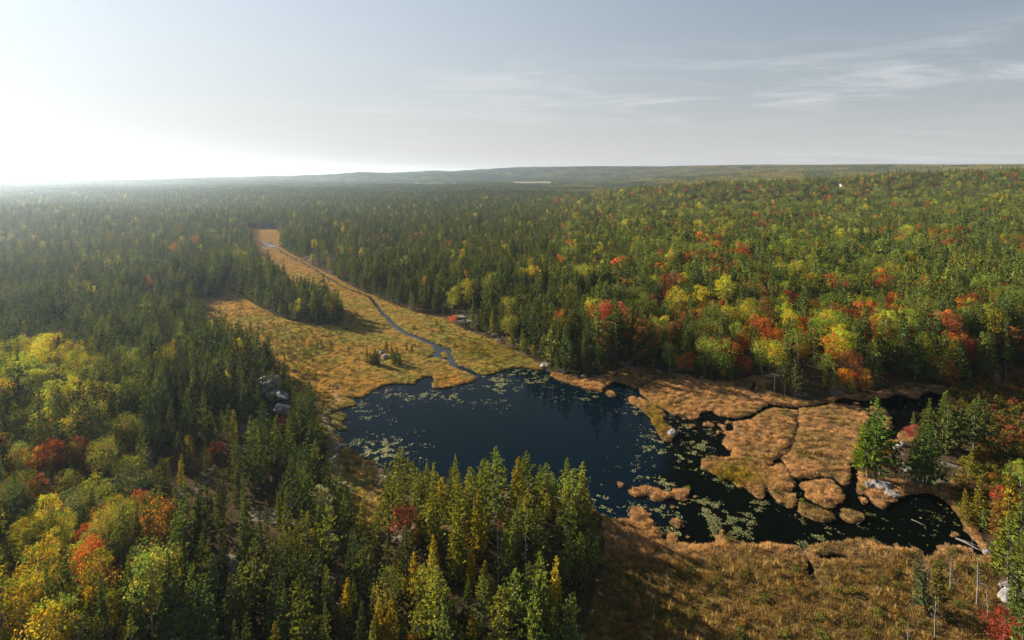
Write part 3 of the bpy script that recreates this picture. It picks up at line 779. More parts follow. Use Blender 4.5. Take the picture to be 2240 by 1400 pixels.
# ------------------------------------------------------------------ where which tree grows
def jgrid(s, xa, xb, ya, yb, jit=0.42):
    xs = np.arange(xa, xb, s); ys = np.arange(ya, yb, s * 0.9)
    X, Y = np.meshgrid(xs, ys)
    X = X + (np.arange(len(ys))[:, None] % 2) * s * 0.5
    return (X + rng.uniform(-jit, jit, X.shape) * s).ravel(), (Y + rng.uniform(-jit, jit, Y.shape) * s).ravel()
TANL = 1120.0 / F
def inview(x, y, ml, mr):
    return (x > -TANL * y - ml) & (x < TANL * y + mr)
def gauss(px, py, cx, cy, sx, sy): return np.exp(-((px - cx) / sx) ** 2 - ((py - cy) / sy) ** 2)
def mixture(x, y):
    """Weights of pine, spruce, cedar, aspen, maple, oak at each place."""
    px, py = to_px(x, y)
    n1 = fbm(x / 38.0, y / 38.0, 51, 3); n2 = fbm(x / 55.0, y / 55.0, 57, 3); n3 = fbm(x / 30.0, y / 30.0, 61, 3)
    R = sstep(950, 1500, px) ; farr = sstep(560, 430, py)
    one = np.ones_like(px)
    pine = 1.0 - 0.1 * R; spruce = 0.75 - 0.15 * R + 0.6 * sstep(0.45, 0.65, n3)
    cedar = 0.10 + 0.15 * R
    aspen = 0.05 + R * 0.24 * sstep(0.40, 0.62, n1) + 0.25 * sstep(0.56, 0.68, n1)
    maple = 0.02 + R * 0.08 * sstep(0.44, 0.62, n2) + 0.05 * sstep(0.58, 0.7, n2)
    oak = 0.06 + R * 0.75 * sstep(0.42, 0.60, n3) + 0.18 * sstep(0.58, 0.68, n2)
    # stands that the place shows
    g = gauss(px, py, 75, 905, 95, 55); aspen = aspen + 16 * g; oak = oak + 2 * g
    g = gauss(px, py, 20, 1330, 170, 170); aspen = aspen + 5.5 * g; oak = oak + 1.2 * g; maple = maple + 1.1 * g
    g = gauss(px, py, 30, 1075, 70, 50); maple = maple + 2.6 * g
    g = gauss(px, py, 140, 1180, 120, 60); maple = maple + 0.9 * g; oak = oak + 1.6 * g
    g = gauss(px, py, 260, 1100, 100, 60); oak = oak + 2.6 * g
    g = gauss(px, py, 200, 1370, 60, 60); maple = maple + 3 * g
    g = gauss(px, py, 1800, 790, 330, 70); maple = maple + 1.5 * g; aspen = aspen + 0.6 * g
    g = gauss(px, py, 1560, 610, 60, 40); maple = maple + 3 * g; oak = oak + 1.5 * g
    g = gauss(px, py, 1700, 640, 420, 120); maple = maple + 0.12 * g; aspen = aspen + 0.22 * g; oak = oak + 0.5 * g
    g = R * farr; oak = oak + 1.1 * g; aspen = aspen + 0.3 * g; maple = maple + 0.35 * g
    g = sstep(640, 690, px) * sstep(1350, 1250, px) * sstep(1000, 1030, py); cedar = cedar + 0.3 * g; spruce = spruce * (1 - 0.6 * g)
    g = gauss(px, py, 1380, 790, 120, 40); spruce = spruce + 1.2 * g
    g = gauss(px, py, 2160, 1150, 60, 130); cedar = cedar + 2 * g
    w = np.stack([pine, spruce, cedar, aspen, maple, oak], 1)
    w[:, [3, 5]] *= (1 - 0.38 * R)[:, None]; w[:, 4] *= 1 - 0.2 * R
    fore = sstep(300, 400, px) * sstep(1400, 1320, px) * sstep(860, 900, py)
    w[:, 3:] *= (1 - 0.9 * fore)[:, None]
    upl = sstep(560, 480, px) * sstep(600, 640, py) * sstep(840, 800, py)
    w[:, 3:] *= (1 - 0.85 * upl)[:, None]
    w[:, 3:] *= (1 - 0.85 * sstep(0.35, 0.55, 1 - R) * sstep(1000, 900, py) * (px > 330))[:, None] * 0.5 + 0.5
    return w / w.sum(1, keepdims=True)
def pick(w): return (w.cumsum(1) > rng.random((len(w), 1))).argmax(1)
def tint_of(sp, x, y):
    """The foliage colour of each tree."""
    n = len(sp); px, py = to_px(x, y); u = rng.random(n); v = rng.uniform(0.60, 1.5, n)[:, None]
    pal = {0: [(0.040, 0.066, 0.022), (0.060, 0.080, 0.024), (0.034, 0.058, 0.026)],
           1: [(0.030, 0.052, 0.022), (0.040, 0.060, 0.024), (0.050, 0.064, 0.026)],
           2: [(0.085, 0.095, 0.018), (0.110, 0.105, 0.018), (0.065, 0.085, 0.022)],
           3: [(0.170, 0.180, 0.024), (0.125, 0.150, 0.028), (0.190, 0.170, 0.020), (0.105, 0.138, 0.035)],
           4: [(0.230, 0.060, 0.020), (0.170, 0.030, 0.022), (0.260, 0.115, 0.022), (0.130, 0.055, 0.030), (0.25, 0.085, 0.025), (0.21, 0.12, 0.03)],
           5: [(0.080, 0.108, 0.026), (0.105, 0.120, 0.030), (0.075, 0.100, 0.040), (0.095, 0.110, 0.028)]}
    out = np.zeros((n, 3)); ci = np.zeros(n, int)
    for s, p in pal.items():
        k = np.where(sp == s)[0]; p = np.array(p)
        c = (u[k] * len(p)).astype(int); ci[k] = c
        out[k] = p[c]
    warm = sstep(900, 1700, px)[:, None] * (sp < 3)[:, None]
    out = out * (np.array([1.15, 1.0, 0.85]) + warm * np.array([0.55, 0.45, 0.1]))
    dec = sstep(900, 1700, px)[:, None] * ((sp == 3) | (sp == 5))[:, None]
    out = out * (1 + dec * np.array([0.05, 0.15, 0.0]))
    pen = (sstep(800, 850, px) * sstep(1330, 1280, px) * sstep(1000, 1030, py))[:, None] * (sp < 3)[:, None]
    out = out * (1 + pen * np.array([0.85, 0.60, 0.15]))
    out = out * np.where((sp == 4) & (px < 600), 0.72, 1.0)[:, None]
    gl = (gauss(px, py, 75, 905, 120, 80))[:, None] * (sp == 3)[:, None]
    out = out * (1 + gl * np.array([0.35, 0.45, 0.0]))
    return out * v * np.where(sp < 3, 1.45, 1.35)[:, None], ci

# middle and near trees
ax, ay = jgrid(4.0, -430, 420, 84, 430)
bx, by = jgrid(5.2, -1600, 1600, 430, 1600)
tx = np.concatenate([ax, bx]); ty = np.concatenate([ay, by])
ok = inview(tx, ty, 55 + 0 * ty, 25) & (np.hypot(tx, ty) > 86)
ok &= samp(opn, tx, ty, 0.0) < 0.4
thin = fbm(tx / 28.0, ty / 28.0, 71, 3)
ok &= ~((thin > 0.66) & (rng.random(len(tx)) < 0.75))
ppx, ppy = to_px(tx, ty)
ROCKY = [(566,868,70,24),(592,940,40,58),(700,985,26,24),(622,915,26,22),(624,955,20,28),(1040,1062,34,18),(1045,1090,24,24),(742,1005,26,30),(760,1050,26,40),(1215,1088,28,10),(1250,795,40,18),(1035,712,45,10)]
for (a, b, c, d) in ROCKY: ok &= gauss(ppx, ppy, a, b, c, d) < 0.55
ok &= ~((sstep(1120, 1380, ppx) * sstep(880, 840, ppy) > rng.random(len(tx))) & (rng.random(len(tx)) < 0.33))
ok &= ~((ppx > 820) & (ppx < 1330) & (ppy > 1020) & (rng.random(len(tx)) < 0.2))
ok &= ~((ppx > 1865) & (ppx < 2160) & (ppy > 920) & (ppy < 1100))
dclump = gauss(ppx, ppy, 630, 645, 40, 15); ok &= ~((dclump > 0.6) & (rng.random(len(tx)) < 0.5))
tx, ty = tx[ok], ty[ok]
tsp = pick(mixture(tx, ty))
BASEH = np.array([13.2, 12.2, 9.5, 11.3, 10.2, 10.6])
th = BASEH[tsp] * np.clip(rng.normal(0.92, 0.22, len(tx)), 0.40, 1.38) * (0.72 + 0.62 * fbm(tx / 34, ty / 34, 81, 2))
ppx, ppy = to_px(tx, ty)
rz = sstep(1120, 1380, ppx) * sstep(880, 840, ppy)
th *= 1 + 0.28 * rz
th *= 1 - 0.16 * sstep(960, 1060, ppy)
edge = samp(blur(opn, 10, 1), tx, ty, 0.0)
th *= 1 - 0.35 * sstep(0.12, 0.5, edge)
pen = (ppx > 820) & (ppx < 1330) & (ppy > 1020)
th = np.where(pen & (ppy < 1130), th * 0.86, th)
tw = th * rng.uniform(0.82, 1.12, len(tx))
tw = tw * (1 + 0.22 * rz * (tsp > 2)) * np.where(pen, rng.uniform(1.05, 1.45, len(tx)), 1.0)
tcol, tci = tint_of(tsp, tx, ty)

# trees one can pick out by hand: species, photo column and row of the foot, height, tint
HAND = [('pine',1925,1042,13.5,(0.08,0.12,0.02)),('pine',1898,1050,11.5,(0.085,0.13,0.02)),('pine',2042,1066,12.5,(0.07,0.105,0.026)),('pine',2062,990,13.5,(0.07,0.09,0.022)),('pine',2098,990,12.5,(0.06,0.085,0.022)),('pine',2152,990,12.0,(0.06,0.08,0.022)),('cedar',2018,985,9.0,(0.085,0.10,0.022)),('pine',2010,1050,9.5,(0.07,0.10,0.022)),('pine',1915,1052,16.5,(0.075,0.125,0.020)),('pine',1890,1046,10.5,(0.15,0.18,0.016)),('pine',2022,1072,13.0,(0.070,0.110,0.026)),('pine',2005,1075,10.0,(0.075,0.115,0.026)),('cedar',2032,975,10.5,(0.085,0.10,0.022)),
 ('cedar',2078,985,12.5,(0.085,0.095,0.022)),('pine',2070,1000,12.0,(0.07,0.09,0.022)),('pine',2130,985,11.5,(0.06,0.085,0.024)),('pine',2140,965,11.0,(0.07,0.09,0.022)),('cedar',2115,975,8.0,(0.05,0.07,0.02)),
 ('spruce',2000,945,6.0,(0.12,0.11,0.02)),('pine',1960,1050,8.0,(0.05,0.06,0.018)),('maple',1940,1040,6.0,(0.22,0.07,0.02)),('maple',2002,975,4.5,(0.26,0.06,0.06)),('spruce',2124,1042,5.5,(0.14,0.13,0.02)),
 ('cedar',2113,1150,8.0,(0.16,0.13,0.018)),('cedar',2143,1150,10.5,(0.15,0.125,0.018)),('cedar',2158,938,5.0,(0.09,0.10,0.02)),('cedar',2175,1185,9.0,(0.17,0.10,0.02)),
 ('pine',1740,872,14.0,(0.062,0.070,0.026)),('pine',1755,868,10.0,(0.07,0.065,0.02)),('pine',1500,815,14.5,(0.085,0.105,0.018)),('pine',2025,800,16.0,(0.085,0.105,0.028)),('spruce',1430,822,7.5,(0.04,0.06,0.02)),('spruce',1454,818,9.5,(0.035,0.055,0.02)),
 ('spruce',1525,828,6.5,(0.05,0.07,0.02)),('spruce',1910,855,12.0,(0.07,0.08,0.03)),('maple',2072,846,8.5,(0.42,0.11,0.02)),('maple',1868,858,7.5,(0.26,0.05,0.02)),('maple',1845,862,9.0,(0.36,0.15,0.015)),('maple',1610,828,8.0,(0.30,0.035,0.02)),
 ('maple',1405,800,4.5,(0.36,0.055,0.02)),('maple',990,712,5.0,(0.40,0.10,0.045)),('aspen',1583,832,4.0,(0.30,0.22,0.02)),('cedar',1370,800,7.0,(0.085,0.095,0.018)),('aspen',1425,790,10.0,(0.16,0.16,0.02)),
 ('pine',706,1290,12.0,(0.13,0.155,0.018)),('aspen',700,1190,9.5,(0.26,0.24,0.14)),('pine',865,1110,13.5,(0.10,0.115,0.016)),('pine',1160,1120,13.0,(0.10,0.115,0.018)),('pine',1090,1115,11.5,(0.065,0.085,0.022)),
 ('cedar',950,1280,14.0,(0.14,0.15,0.025)),('cedar',1000,1330,13.5,(0.15,0.15,0.018)),('cedar',1045,1300,13.0,(0.20,0.165,0.014)),('pine',1065,1190,12.0,(0.09,0.11,0.018)),('pine',852,1240,14.0,(0.10,0.115,0.018)),('cedar',1130,1215,13.5,(0.17,0.15,0.016)),
 ('pine',1240,1250,12.5,(0.075,0.10,0.026)),('spruce',985,1215,10.0,(0.06,0.075,0.02)),('cedar',1270,1300,11.0,(0.09,0.105,0.024)),('pine',1180,1290,12.0,(0.075,0.095,0.024)),('maple',880,1250,8.0,(0.30,0.085,0.05)),
 ('aspen',120,1420,11.5,(0.25,0.20,0.03)),('aspen',60,1290,12.0,(0.17,0.17,0.02)),('aspen',205,1170,12.0,(0.17,0.18,0.025)),('oak',160,1195,10.5,(0.11,0.13,0.05)),('maple',40,1080,9.0,(0.30,0.10,0.02)),('maple',85,1145,10.0,(0.24,0.075,0.04)),('maple',200,1370,9.0,(0.36,0.085,0.02)),
 ('aspen',250,1210,11.0,(0.22,0.18,0.02)),('maple',300,1175,8.0,(0.36,0.09,0.02)),('oak',320,1010,9.5,(0.10,0.13,0.045)),('oak',275,1130,9.0,(0.13,0.15,0.07)),('aspen',300,990,9.0,(0.17,0.19,0.016)),('aspen',40,1420,10.5,(0.22,0.18,0.02)),
 ('aspen',150,852,11.5,(0.22,0.23,0.02)),('aspen',95,862,11.0,(0.20,0.22,0.02)),('aspen',130,912,11.5,(0.19,0.21,0.02)),('aspen',60,932,11.0,(0.20,0.21,0.02)),('aspen',20,882,11.0,(0.22,0.20,0.02)),('aspen',30,962,11.0,(0.19,0.21,0.02)),('aspen',170,932,10.0,(0.18,0.20,0.02)),
 ('pine',650,945,11.0,(0.10,0.11,0.018)),('spruce',630,880,6.0,(0.05,0.07,0.02)),('pine',548,935,10.0,(0.09,0.10,0.018)),('pine',690,985,10.5,(0.09,0.11,0.018)),('maple',470,1030,4.5,(0.36,0.09,0.03)),
 ('spruce',803,795,6.4,(0.065,0.085,0.02)),('cedar',811,799,5.4,(0.09,0.095,0.02)),('spruce',820,801,7.0,(0.045,0.06,0.02)),('cedar',827,800,5.5,(0.05,0.065,0.02)),('spruce',868,797,6.8,(0.06,0.08,0.02)),('cedar',857,787,5.6,(0.08,0.095,0.02)),('cedar',862,802,5.8,(0.05,0.065,0.02)),('cedar',845,772,5.0,(0.12,0.115,0.02)),('cedar',874,802,5.0,(0.06,0.08,0.02)),
 ('spruce',890,770,3.6,(0.05,0.06,0.02)),('spruce',901,772,3.2,(0.05,0.06,0.02)),('cedar',694,765,4.0,(0.08,0.10,0.024)),('cedar',702,760,3.6,(0.07,0.09,0.02)),('spruce',747,730,2.2,(0.07,0.09,0.02)),('spruce',934,697,3.6,(0.05,0.07,0.02)),('spruce',955,712,2.6,(0.05,0.07,0.02)),
 ('spruce',2022,1345,11.0,(0.055,0.07,0.030)),('cedar',2055,1340,9.0,(0.08,0.075,0.02)),('maple',2195,1420,6.0,(0.25,0.04,0.025)),('cedar',2210,1180,13.0,(0.19,0.15,0.018)),('pine',2205,1290,13.5,(0.11,0.13,0.022)),('pine',2235,1230,13.0,(0.10,0.125,0.022)),
 ('maple',2205,1150,8.0,(0.30,0.05,0.03)),('cedar',2185,1260,8.0,(0.14,0.13,0.02)),('spruce',2225,1375,11.0,(0.06,0.08,0.02)),('pine',2240,1330,12.0,(0.09,0.11,0.02)),('cedar',755,1400,7.5,(0.30,0.22,0.02)),('spruce',760,1330,8.0,(0.05,0.06,0.02)),('pine',890,1330,11.0,(0.05,0.065,0.02))]
hx, hy, hh, hsp, hc = [], [], [], [], []
for sp, px, py, H, c in HAND:
    x, y = g2(px, py); hx.append(x); hy.append(y); hh.append(H); hsp.append(SPECIES.index(sp)); hc.append(c)
hx, hy, hh, hsp, hc = map(np.array, (hx, hy, hh, hsp, hc))
hc = hc * 1.25
hpx = np.array([h[1] for h in HAND]); hpy = np.array([h[2] for h in HAND])
hh = np.where((hpx < 420) & (hpy > 960), hh * 0.82, hh)
hh = np.where((hpx > 1870) & (hpx < 2160) & (hpy > 930) & (hpy < 1100), hh * 1.25, hh)
near = np.ones(len(tx), bool)
for x, y, H in zip(hx, hy, hh): near &= np.hypot(tx - x, ty - y) > 0.17 * H + 0.4
tx, ty, th, tw, tsp, tcol, tci = (a[near] for a in (tx, ty, th, tw, tsp, tcol, tci))
hand_flag = np.concatenate([np.zeros(len(tx), bool), np.ones(len(hx), bool)])
tx = np.concatenate([tx, hx]); ty = np.concatenate([ty, hy]); th = np.concatenate([th, hh]); tsp = np.concatenate([tsp, hsp])
tw = np.concatenate([tw, hh * rng.uniform(1.05, 1.25, len(hh)) * np.where(hh < 7.5, 1.5, 1.06)]); tcol = np.concatenate([tcol, hc]); tci = np.concatenate([tci, np.zeros(len(hh), int)])
tz = height(tx, ty) - 0.05
tpx, tpy = to_px(tx, ty, tz)
tsize = th / ty
top_py = tpy - th / ty * F
vis = (tpx > -12) & (tpx < 2252) & (top_py < 1392) & (tpy > 380)

# the 300 of each kind that show largest are objects of their own
LIMIT = {'pine': 300, 'spruce': 300, 'cedar': 230, 'aspen': 270, 'maple': 270, 'oak': 230}
KIND = {'pine': 'pine_tree', 'spruce': 'spruce_tree', 'cedar': 'cedar_tree', 'aspen': 'aspen_tree', 'maple': 'maple_tree', 'oak': 'oak_tree'}
real = np.zeros(len(tx), bool)
for s, sp in enumerate(SPECIES):
    k = np.where(vis & (tsp == s))[0]
    k = k[np.argsort(-(tsize[k] + 10 * hand_flag[k]))][:LIMIT[sp]]
    real[k] = True

def colour_word(c, sp):
    r, g, b = c
    if sp in ('pine', 'spruce', 'cedar'):
        q = r / g
        if q > 1.08: return 'yellowish'
        if r + g > 0.20: return 'bright green'
        if r + g > 0.125: return 'olive green'
        return 'dark green'
    q = r / g
    if q > 6: return 'crimson'
    if q > 3.3: return 'red orange'
    if q > 2.1: return 'orange'
    if q > 1.25: return 'golden'
    if r + g > 0.30: return 'lime green'
    if b > 0.3 * g: return 'grey green'
    return 'green'
ZONES = [((790, 960, 760, 812), 'beside the boulder in the golden bog'), ((1870, 2160, 925, 1110), 'on the rocky islet beside the reed bed'), ((1990, 2075, 1230, 1500), 'standing alone in the near brown fen'),
 ((2060, 2300, 1080, 1500), 'on the bank along the near right edge'), ((500, 765, 560, 716), 'in the wooded islet inside the bog'),
 ((660, 790, 716, 800), 'out on the open golden bog'), ((920, 1010, 690, 740), 'at the rocky foot of the far bog edge'),
 ((815, 1000, 1010, 1150), 'on the pond shore of the near peninsula, left half'), ((1000, 1330, 1010, 1150), 'on the pond shore of the near peninsula, right half'),
 ((815, 1000, 1150, 1290), 'in the middle of the near peninsula, left half'), ((1000, 1330, 1150, 1290), 'in the middle of the near peninsula, right half'),
 ((815, 1330, 1290, 1700), 'at the front of the near peninsula'),
 ((1180, 1345, 740, 840), 'on the rocky knoll above the pond'), ((1345, 1560, 740, 845), 'on the far shore above the first reed bed'), ((1560, 1720, 740, 890), 'on the far shore where the reed channels fork'),
 ((1720, 1960, 740, 890), 'on the far shore above the widest reed bed'), ((1960, 2300, 740, 900), 'on the far shore above the dark backwater'),
 ((1180, 1560, 640, 740), 'on the slope behind the rocky knoll'), ((1560, 1900, 640, 740), 'on the slope behind the red maples'), ((1900, 2300, 640, 740), 'on the slope at the far right'),
 ((600, 1190, 500, 800), 'along the far side of the golden bog'), ((1190, 2300, 300, 640), 'in the woods far behind the pond'),
 ((540, 815, 860, 1020), 'by the granite ledge beside the bog'), ((600, 815, 1020, 1200), 'beside the footbridge and trail'), ((600, 815, 1200, 1700), 'in the shade below the trail'),
 ((330, 600, 700, 860), 'at the left edge of the bog'), ((330, 600, 860, 1020), 'in the dark woods left of the granite ledge'), ((400, 600, 1020, 1200), 'in the dense woods left of the trail'), ((400, 600, 1200, 1700), 'in the deep shade at the bottom left'),
 ((-50, 210, 770, 960), 'in the yellow grove at the left edge'), ((-50, 210, 960, 1130), 'below the yellow grove at the left edge'), ((-50, 210, 1130, 1290), 'in the coloured woods at the lower left edge'), ((-50, 210, 1290, 1700), 'in the bottom left corner'),
 ((210, 400, 860, 1020), 'between the yellow grove and the dark woods'), ((210, 400, 1020, 1200), 'in the mixed woods at lower left'), ((210, 400, 1200, 1700), 'at the bottom of the mixed woods at lower left'),
 ((-50, 430, 600, 870), 'on the dark slope at the far left'), ((-50, 700, 300, 700), 'in the hazy woods at the upper left')]
ORD = ['leftmost', 'second from left', 'third from left', 'fourth from left', 'fifth from left', 'sixth from left', 'seventh from left', 'eighth from left', 'ninth from left', 'tenth from left', 'eleventh from left', 'twelfth from left',
       'thirteenth from left', 'fourteenth from left', 'fifteenth from left', 'sixteenth from left', 'seventeenth from left', 'eighteenth from left', 'nineteenth from left', 'twentieth from left']
def zone_of(px, py):
    for (a, b, c, d), t in ZONES:
        if a <= px < b and c <= py < d: return t
    return 'in the forest around the pond'
def finish_labels(items):
    """items: [(object, kind word, look word, px, py, group)] - one label for each."""
    cells = {}
    for it in items: cells.setdefault((it[1], it[2], zone_of(it[3], it[4])), []).append(it)
    for (kw, lw, z), its in cells.items():
        its.sort(key=lambda t: t[3])
        # many alike in one place: count them off in rows from the front
        rows = [its]
        if len(its) > 12:
            its2 = sorted(its, key=lambda t: -t[4]); m = math.ceil(len(its2) / 9)
            rows = [sorted(its2[i::1][0:0], key=lambda t: t[3]) for i in range(m)]
            per = math.ceil(len(its2) / m)
            rows = [sorted(its2[i * per:(i + 1) * per], key=lambda t: t[3]) for i in range(m)]
        rown = ['front', 'second', 'third', 'fourth', 'fifth', 'sixth', 'seventh', 'eighth', 'ninth', 'tenth', 'eleventh', 'twelfth', 'thirteenth', 'fourteenth', 'fifteenth', 'sixteenth', 'seventeenth', 'eighteenth']
        for ri, row in enumerate(rows):
            for i, (o, _k, _l, px, py, grp) in enumerate(row):
                lab = '%s %s %s' % (lw, kw, z)
                if len(rows) > 1: lab += ', %s row, %s' % (rown[min(ri, 17)], ORD[min(i, 19)].replace(' from left', ''))
                elif len(row) > 1: lab += ', ' + ORD[min(i, 19)]
                o['label'] = lab; o['group'] = grp
label_items = []
GROUPS = {'pine': 'pines around the pond', 'spruce': 'spruces around the pond', 'cedar': 'cedars around the pond', 'aspen': 'aspens around the pond', 'maple': 'maples around the pond', 'oak': 'oaks around the pond'}
for i in np.where(real)[0]:
    sp = SPECIES[tsp[i]]; v = int(rng.integers(NVAR))
    r = float(rng.uniform(0, 6.283)); s = (tw[i] / 10, tw[i] / 10, th[i] / 10)
    tint = [float(c) for c in tcol[i]]
    if th[i] / ty[i] * 559 > 22 or hand_flag[i]:
        o = bpy.data.objects.new(KIND[sp], None); COL.objects.link(o)
        o.empty_display_size = 0.5
        for nm, me in (('crown', NEAR[sp, v][0]), ('trunk', NEAR[sp, v][1])):
            c = bpy.data.objects.new(nm, me); COL.objects.link(c); c.parent = o; c['tint'] = tint
    else:
        o = bpy.data.objects.new(KIND[sp], MID[sp, v]); COL.objects.link(o); o['tint'] = tint
    o.location = (float(tx[i]), float(ty[i]), float(tz[i])); o.rotation_euler = (float(rng.normal(0, 0.035)), float(rng.normal(0, 0.035)), r); o.scale = s
    o['category'] = 'tree'
    label_items.append((o, sp, colour_word(tcol[i], sp), float(tpx[i]), float(tpy[i]), GROUPS[sp]))
finish_labels(label_items)

# the rest of the forest
k = np.where(~real)[0]
var = rng.integers(0, NVAR, len(k))
def tilt(n, a=0.03): return np.stack([rng.normal(0, a, n), rng.normal(0, a, n), rng.uniform(0, 6.283, n)], 1)
s3 = np.stack([tw[k], tw[k], th[k]], 1) / 10.0
scatter('forest', [MID[sp, v] for sp in SPECIES for v in range(NVAR)], np.stack([tx[k], ty[k], tz[k]], 1), tilt(len(k)), s3, tcol[k], tsp[k] * NVAR + var,
        'mixed autumn forest of conifers and hardwoods covering the land')

# saplings and brush under and beside the trees
ux, uy = jgrid(3.6, -260, 260, 86, 300)
ok = inview(ux, uy, 12, 12) & (samp(opn, ux, uy, 0.0) < 0.5) & (rng.random(len(ux)) < 0.22)
ux, uy = ux[ok], uy[ok]
usp = pick(np.broadcast_to(np.array([0.2, 0.35, 0.15, 0.12, 0.10, 0.08]), (len(ux), 6)))
ucol, _ = tint_of(usp, ux, uy)
uh = rng.uniform(1.6, 4.8, len(ux))
scatter('undergrowth', [MID[sp, v] for sp in SPECIES for v in range(NVAR)], np.stack([ux, uy, height(ux, uy) - 0.1], 1), tilt(len(ux), 0.08), np.stack([uh * 1.25, uh * 1.25, uh], 1) / 10, ucol * 0.9,
        usp * NVAR + rng.integers(0, NVAR, len(ux)), 'saplings and brush growing under the trees')

# far woods: groves over the hills
gmix = {'dark': [0.50, 0.34, 0.05, 0.05, 0.01, 0.05], 'mixed': [0.30, 0.14, 0.06, 0.17, 0.10, 0.23], 'autumn': [0.14, 0.06, 0.04, 0.20, 0.20, 0.36]}
protos = []
for gi_, (nm, mx) in enumerate(gmix.items()):
    for v in range(4): protos.append(grove(900 + gi_ * 10 + v, 30.0, 40, mx))
for gi_, (nm, mx) in enumerate(gmix.items()):
    for v in range(3): protos.append(grove(950 + gi_ * 10 + v, 64.0, 130, mx))
def far_woods(name, s, ya, yb, xr, base, nv, label):
    x, y = jgrid(s, -xr, xr, ya, yb, 0.3)
    r = np.hypot(x, y)
    k = inview(x, y, 120, 120)
    fwd = y
    fld = field_mask(x, y) > 0.2
    lake = (r > 5300) & (x / y < -0.5)
    gap = fbm(x / 150, y / 150, 91, 3) > 0.70
    k &= ~fld & ~(lake & (hills(x, y) < -5)) & ~gap
    x, y = x[k], y[k]
    px, py = to_px(x, y)
    n1 = fbm(x / 160, y / 160, 95, 3) + 0.24 * sstep(700, 1900, px) - 0.16
    cls = np.where(n1 > 0.56, 2, np.where(n1 > 0.42, 1, 0))
    cls = np.where((cls == 2) & (px < 900), 1, cls)
    n = len(x)
    tint = np.array([0.075, 0.092, 0.034]) * rng.uniform(0.75, 1.3, (n, 1)) * (1 + sstep(900, 1800, px)[:, None] * np.array([0.9, 0.6, 0.1]))
    scl = np.full((n, 3), 1.0) * rng.uniform(0.92, 1.12, (n, 1)); 
    return scatter(name, protos, np.stack([x, y, height(x, y) - 0.5], 1), np.stack([0 * x, 0 * x, rng.integers(0, 4, n) * 1.5708 + rng.normal(0, 0.15, n)], 1), scl, tint, base + cls * nv + rng.integers(0, nv, n), label)
far_woods('far_forest', 26.0, 1590, 3200, 3200, 0, 4, 'unbroken far woods in green and orange fading into haze')
far_woods('distant_forest', 56.0, 3190, 7200, 7200, 12, 3, 'distant wooded hills fading into the haze at the horizon')

# ------------------------------------------------------------------ marsh plants
def tuft(seed, h, w, blades, bw, lean=0.5):
    R = np.random.default_rng(seed); s = Soup()
    a = R.uniform(0, 6.283, blades); rr = w * 0.5 * np.sqrt(R.random(blades))
    b = np.stack([np.cos(a) * rr, np.sin(a) * rr, np.full(blades, -0.15)], 1)
    tip = b * (1 + lean) + np.stack([R.normal(0, 0.12 * h, blades), R.normal(0, 0.12 * h, blades), h * R.uniform(0.55, 1.1, blades) + 0.15], 1)
    side = unit(np.cross(tip - b, R.normal(0, 1, (blades, 3)))) * bw
    s.tris(np.stack([b - side, b + side, tip], 1), 0)
    return s.mesh('tuft', [M_GRASS])
def shrub(seed, leaf=0.16):
    cr, tr = broadleaf(seed, 1.0, 0.0, 0.55, 7, 26, leaf, 'round', 0.02, True)
    return joined(cr, tr, 'shrub', [M_LEAF, M_BARK])
tufts = [tuft(300 + i, 1.0, 1.0, 22, 0.085) for i in range(5)] + [tuft(310 + i, 1.0, 0.55, 12, 0.05, 0.15) for i in range(3)]
mx, my = jgrid(0.54, -330, 200, 86, 420)
farx, fary = jgrid(1.7, -400, -60, 420, 800)
mx = np.concatenate([mx, farx]); my = np.concatenate([my, fary])
ok = inview(mx, my, 3, 3) & (samp(opn, mx, my, 0.0) > 0.5)
mx, my = mx[ok], my[ok]
f = land_at(mx, my)
clump = fbm(mx / 1.5, my / 1.5, 117, 2)
ok = (f > 0.58) & (samp(path_m, mx, my, 0) < 0.4) & (clump > 0.24)
mx, my, f, clump = mx[ok], my[ok], f[ok], clump[ok]
px, py = to_px(mx, my)
isreed = sstep(1190, 1240, px + (py - 830) * 0.3)
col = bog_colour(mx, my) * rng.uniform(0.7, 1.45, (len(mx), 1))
pale = (rng.random(len(mx)) < 0.14 * sstep(0.45, 0.62, fbm(mx / 6, my / 6, 111, 2)) * isreed * (py > 1200)) 
col[pale] = np.array([0.42, 0.30, 0.13]) * rng.uniform(0.7, 1.2, (pale.sum(), 1))
hgt = 0.26 + 0.20 * isreed * (0.75 + 0.5 * fbm(mx / 3, my / 3, 113, 2)) + 0.16 * rng.random(len(mx))
hgt = hgt * (0.45 + 1.0 * sstep(0.25, 0.75, clump)) * (0.5 + 0.5 * sstep(0.6, 1.0, f))
col = col * (0.7 + 0.6 * sstep(0.3, 0.7, clump))[:, None]
wid = np.where(isreed > 0.5, 0.66, 0.72) * rng.uniform(0.8, 1.3, len(mx))
hgt[pale] *= 1.9; wid[pale] *= 0.8
wid = np.where(my > 420, wid * 2.0, wid); hgt = np.where(my > 420, hgt * 1.6, hgt)
ti = rng.integers(0, 5, len(mx)); ti[pale] = 5 + rng.integers(0, 3, pale.sum())
scatter('marsh_grass', tufts, np.stack([mx, my, height(mx, my)], 1), tilt(len(mx), 0.1), np.stack([wid, wid, hgt], 1), col, ti, 'golden brown sedge and reeds covering the bog and the reed beds')

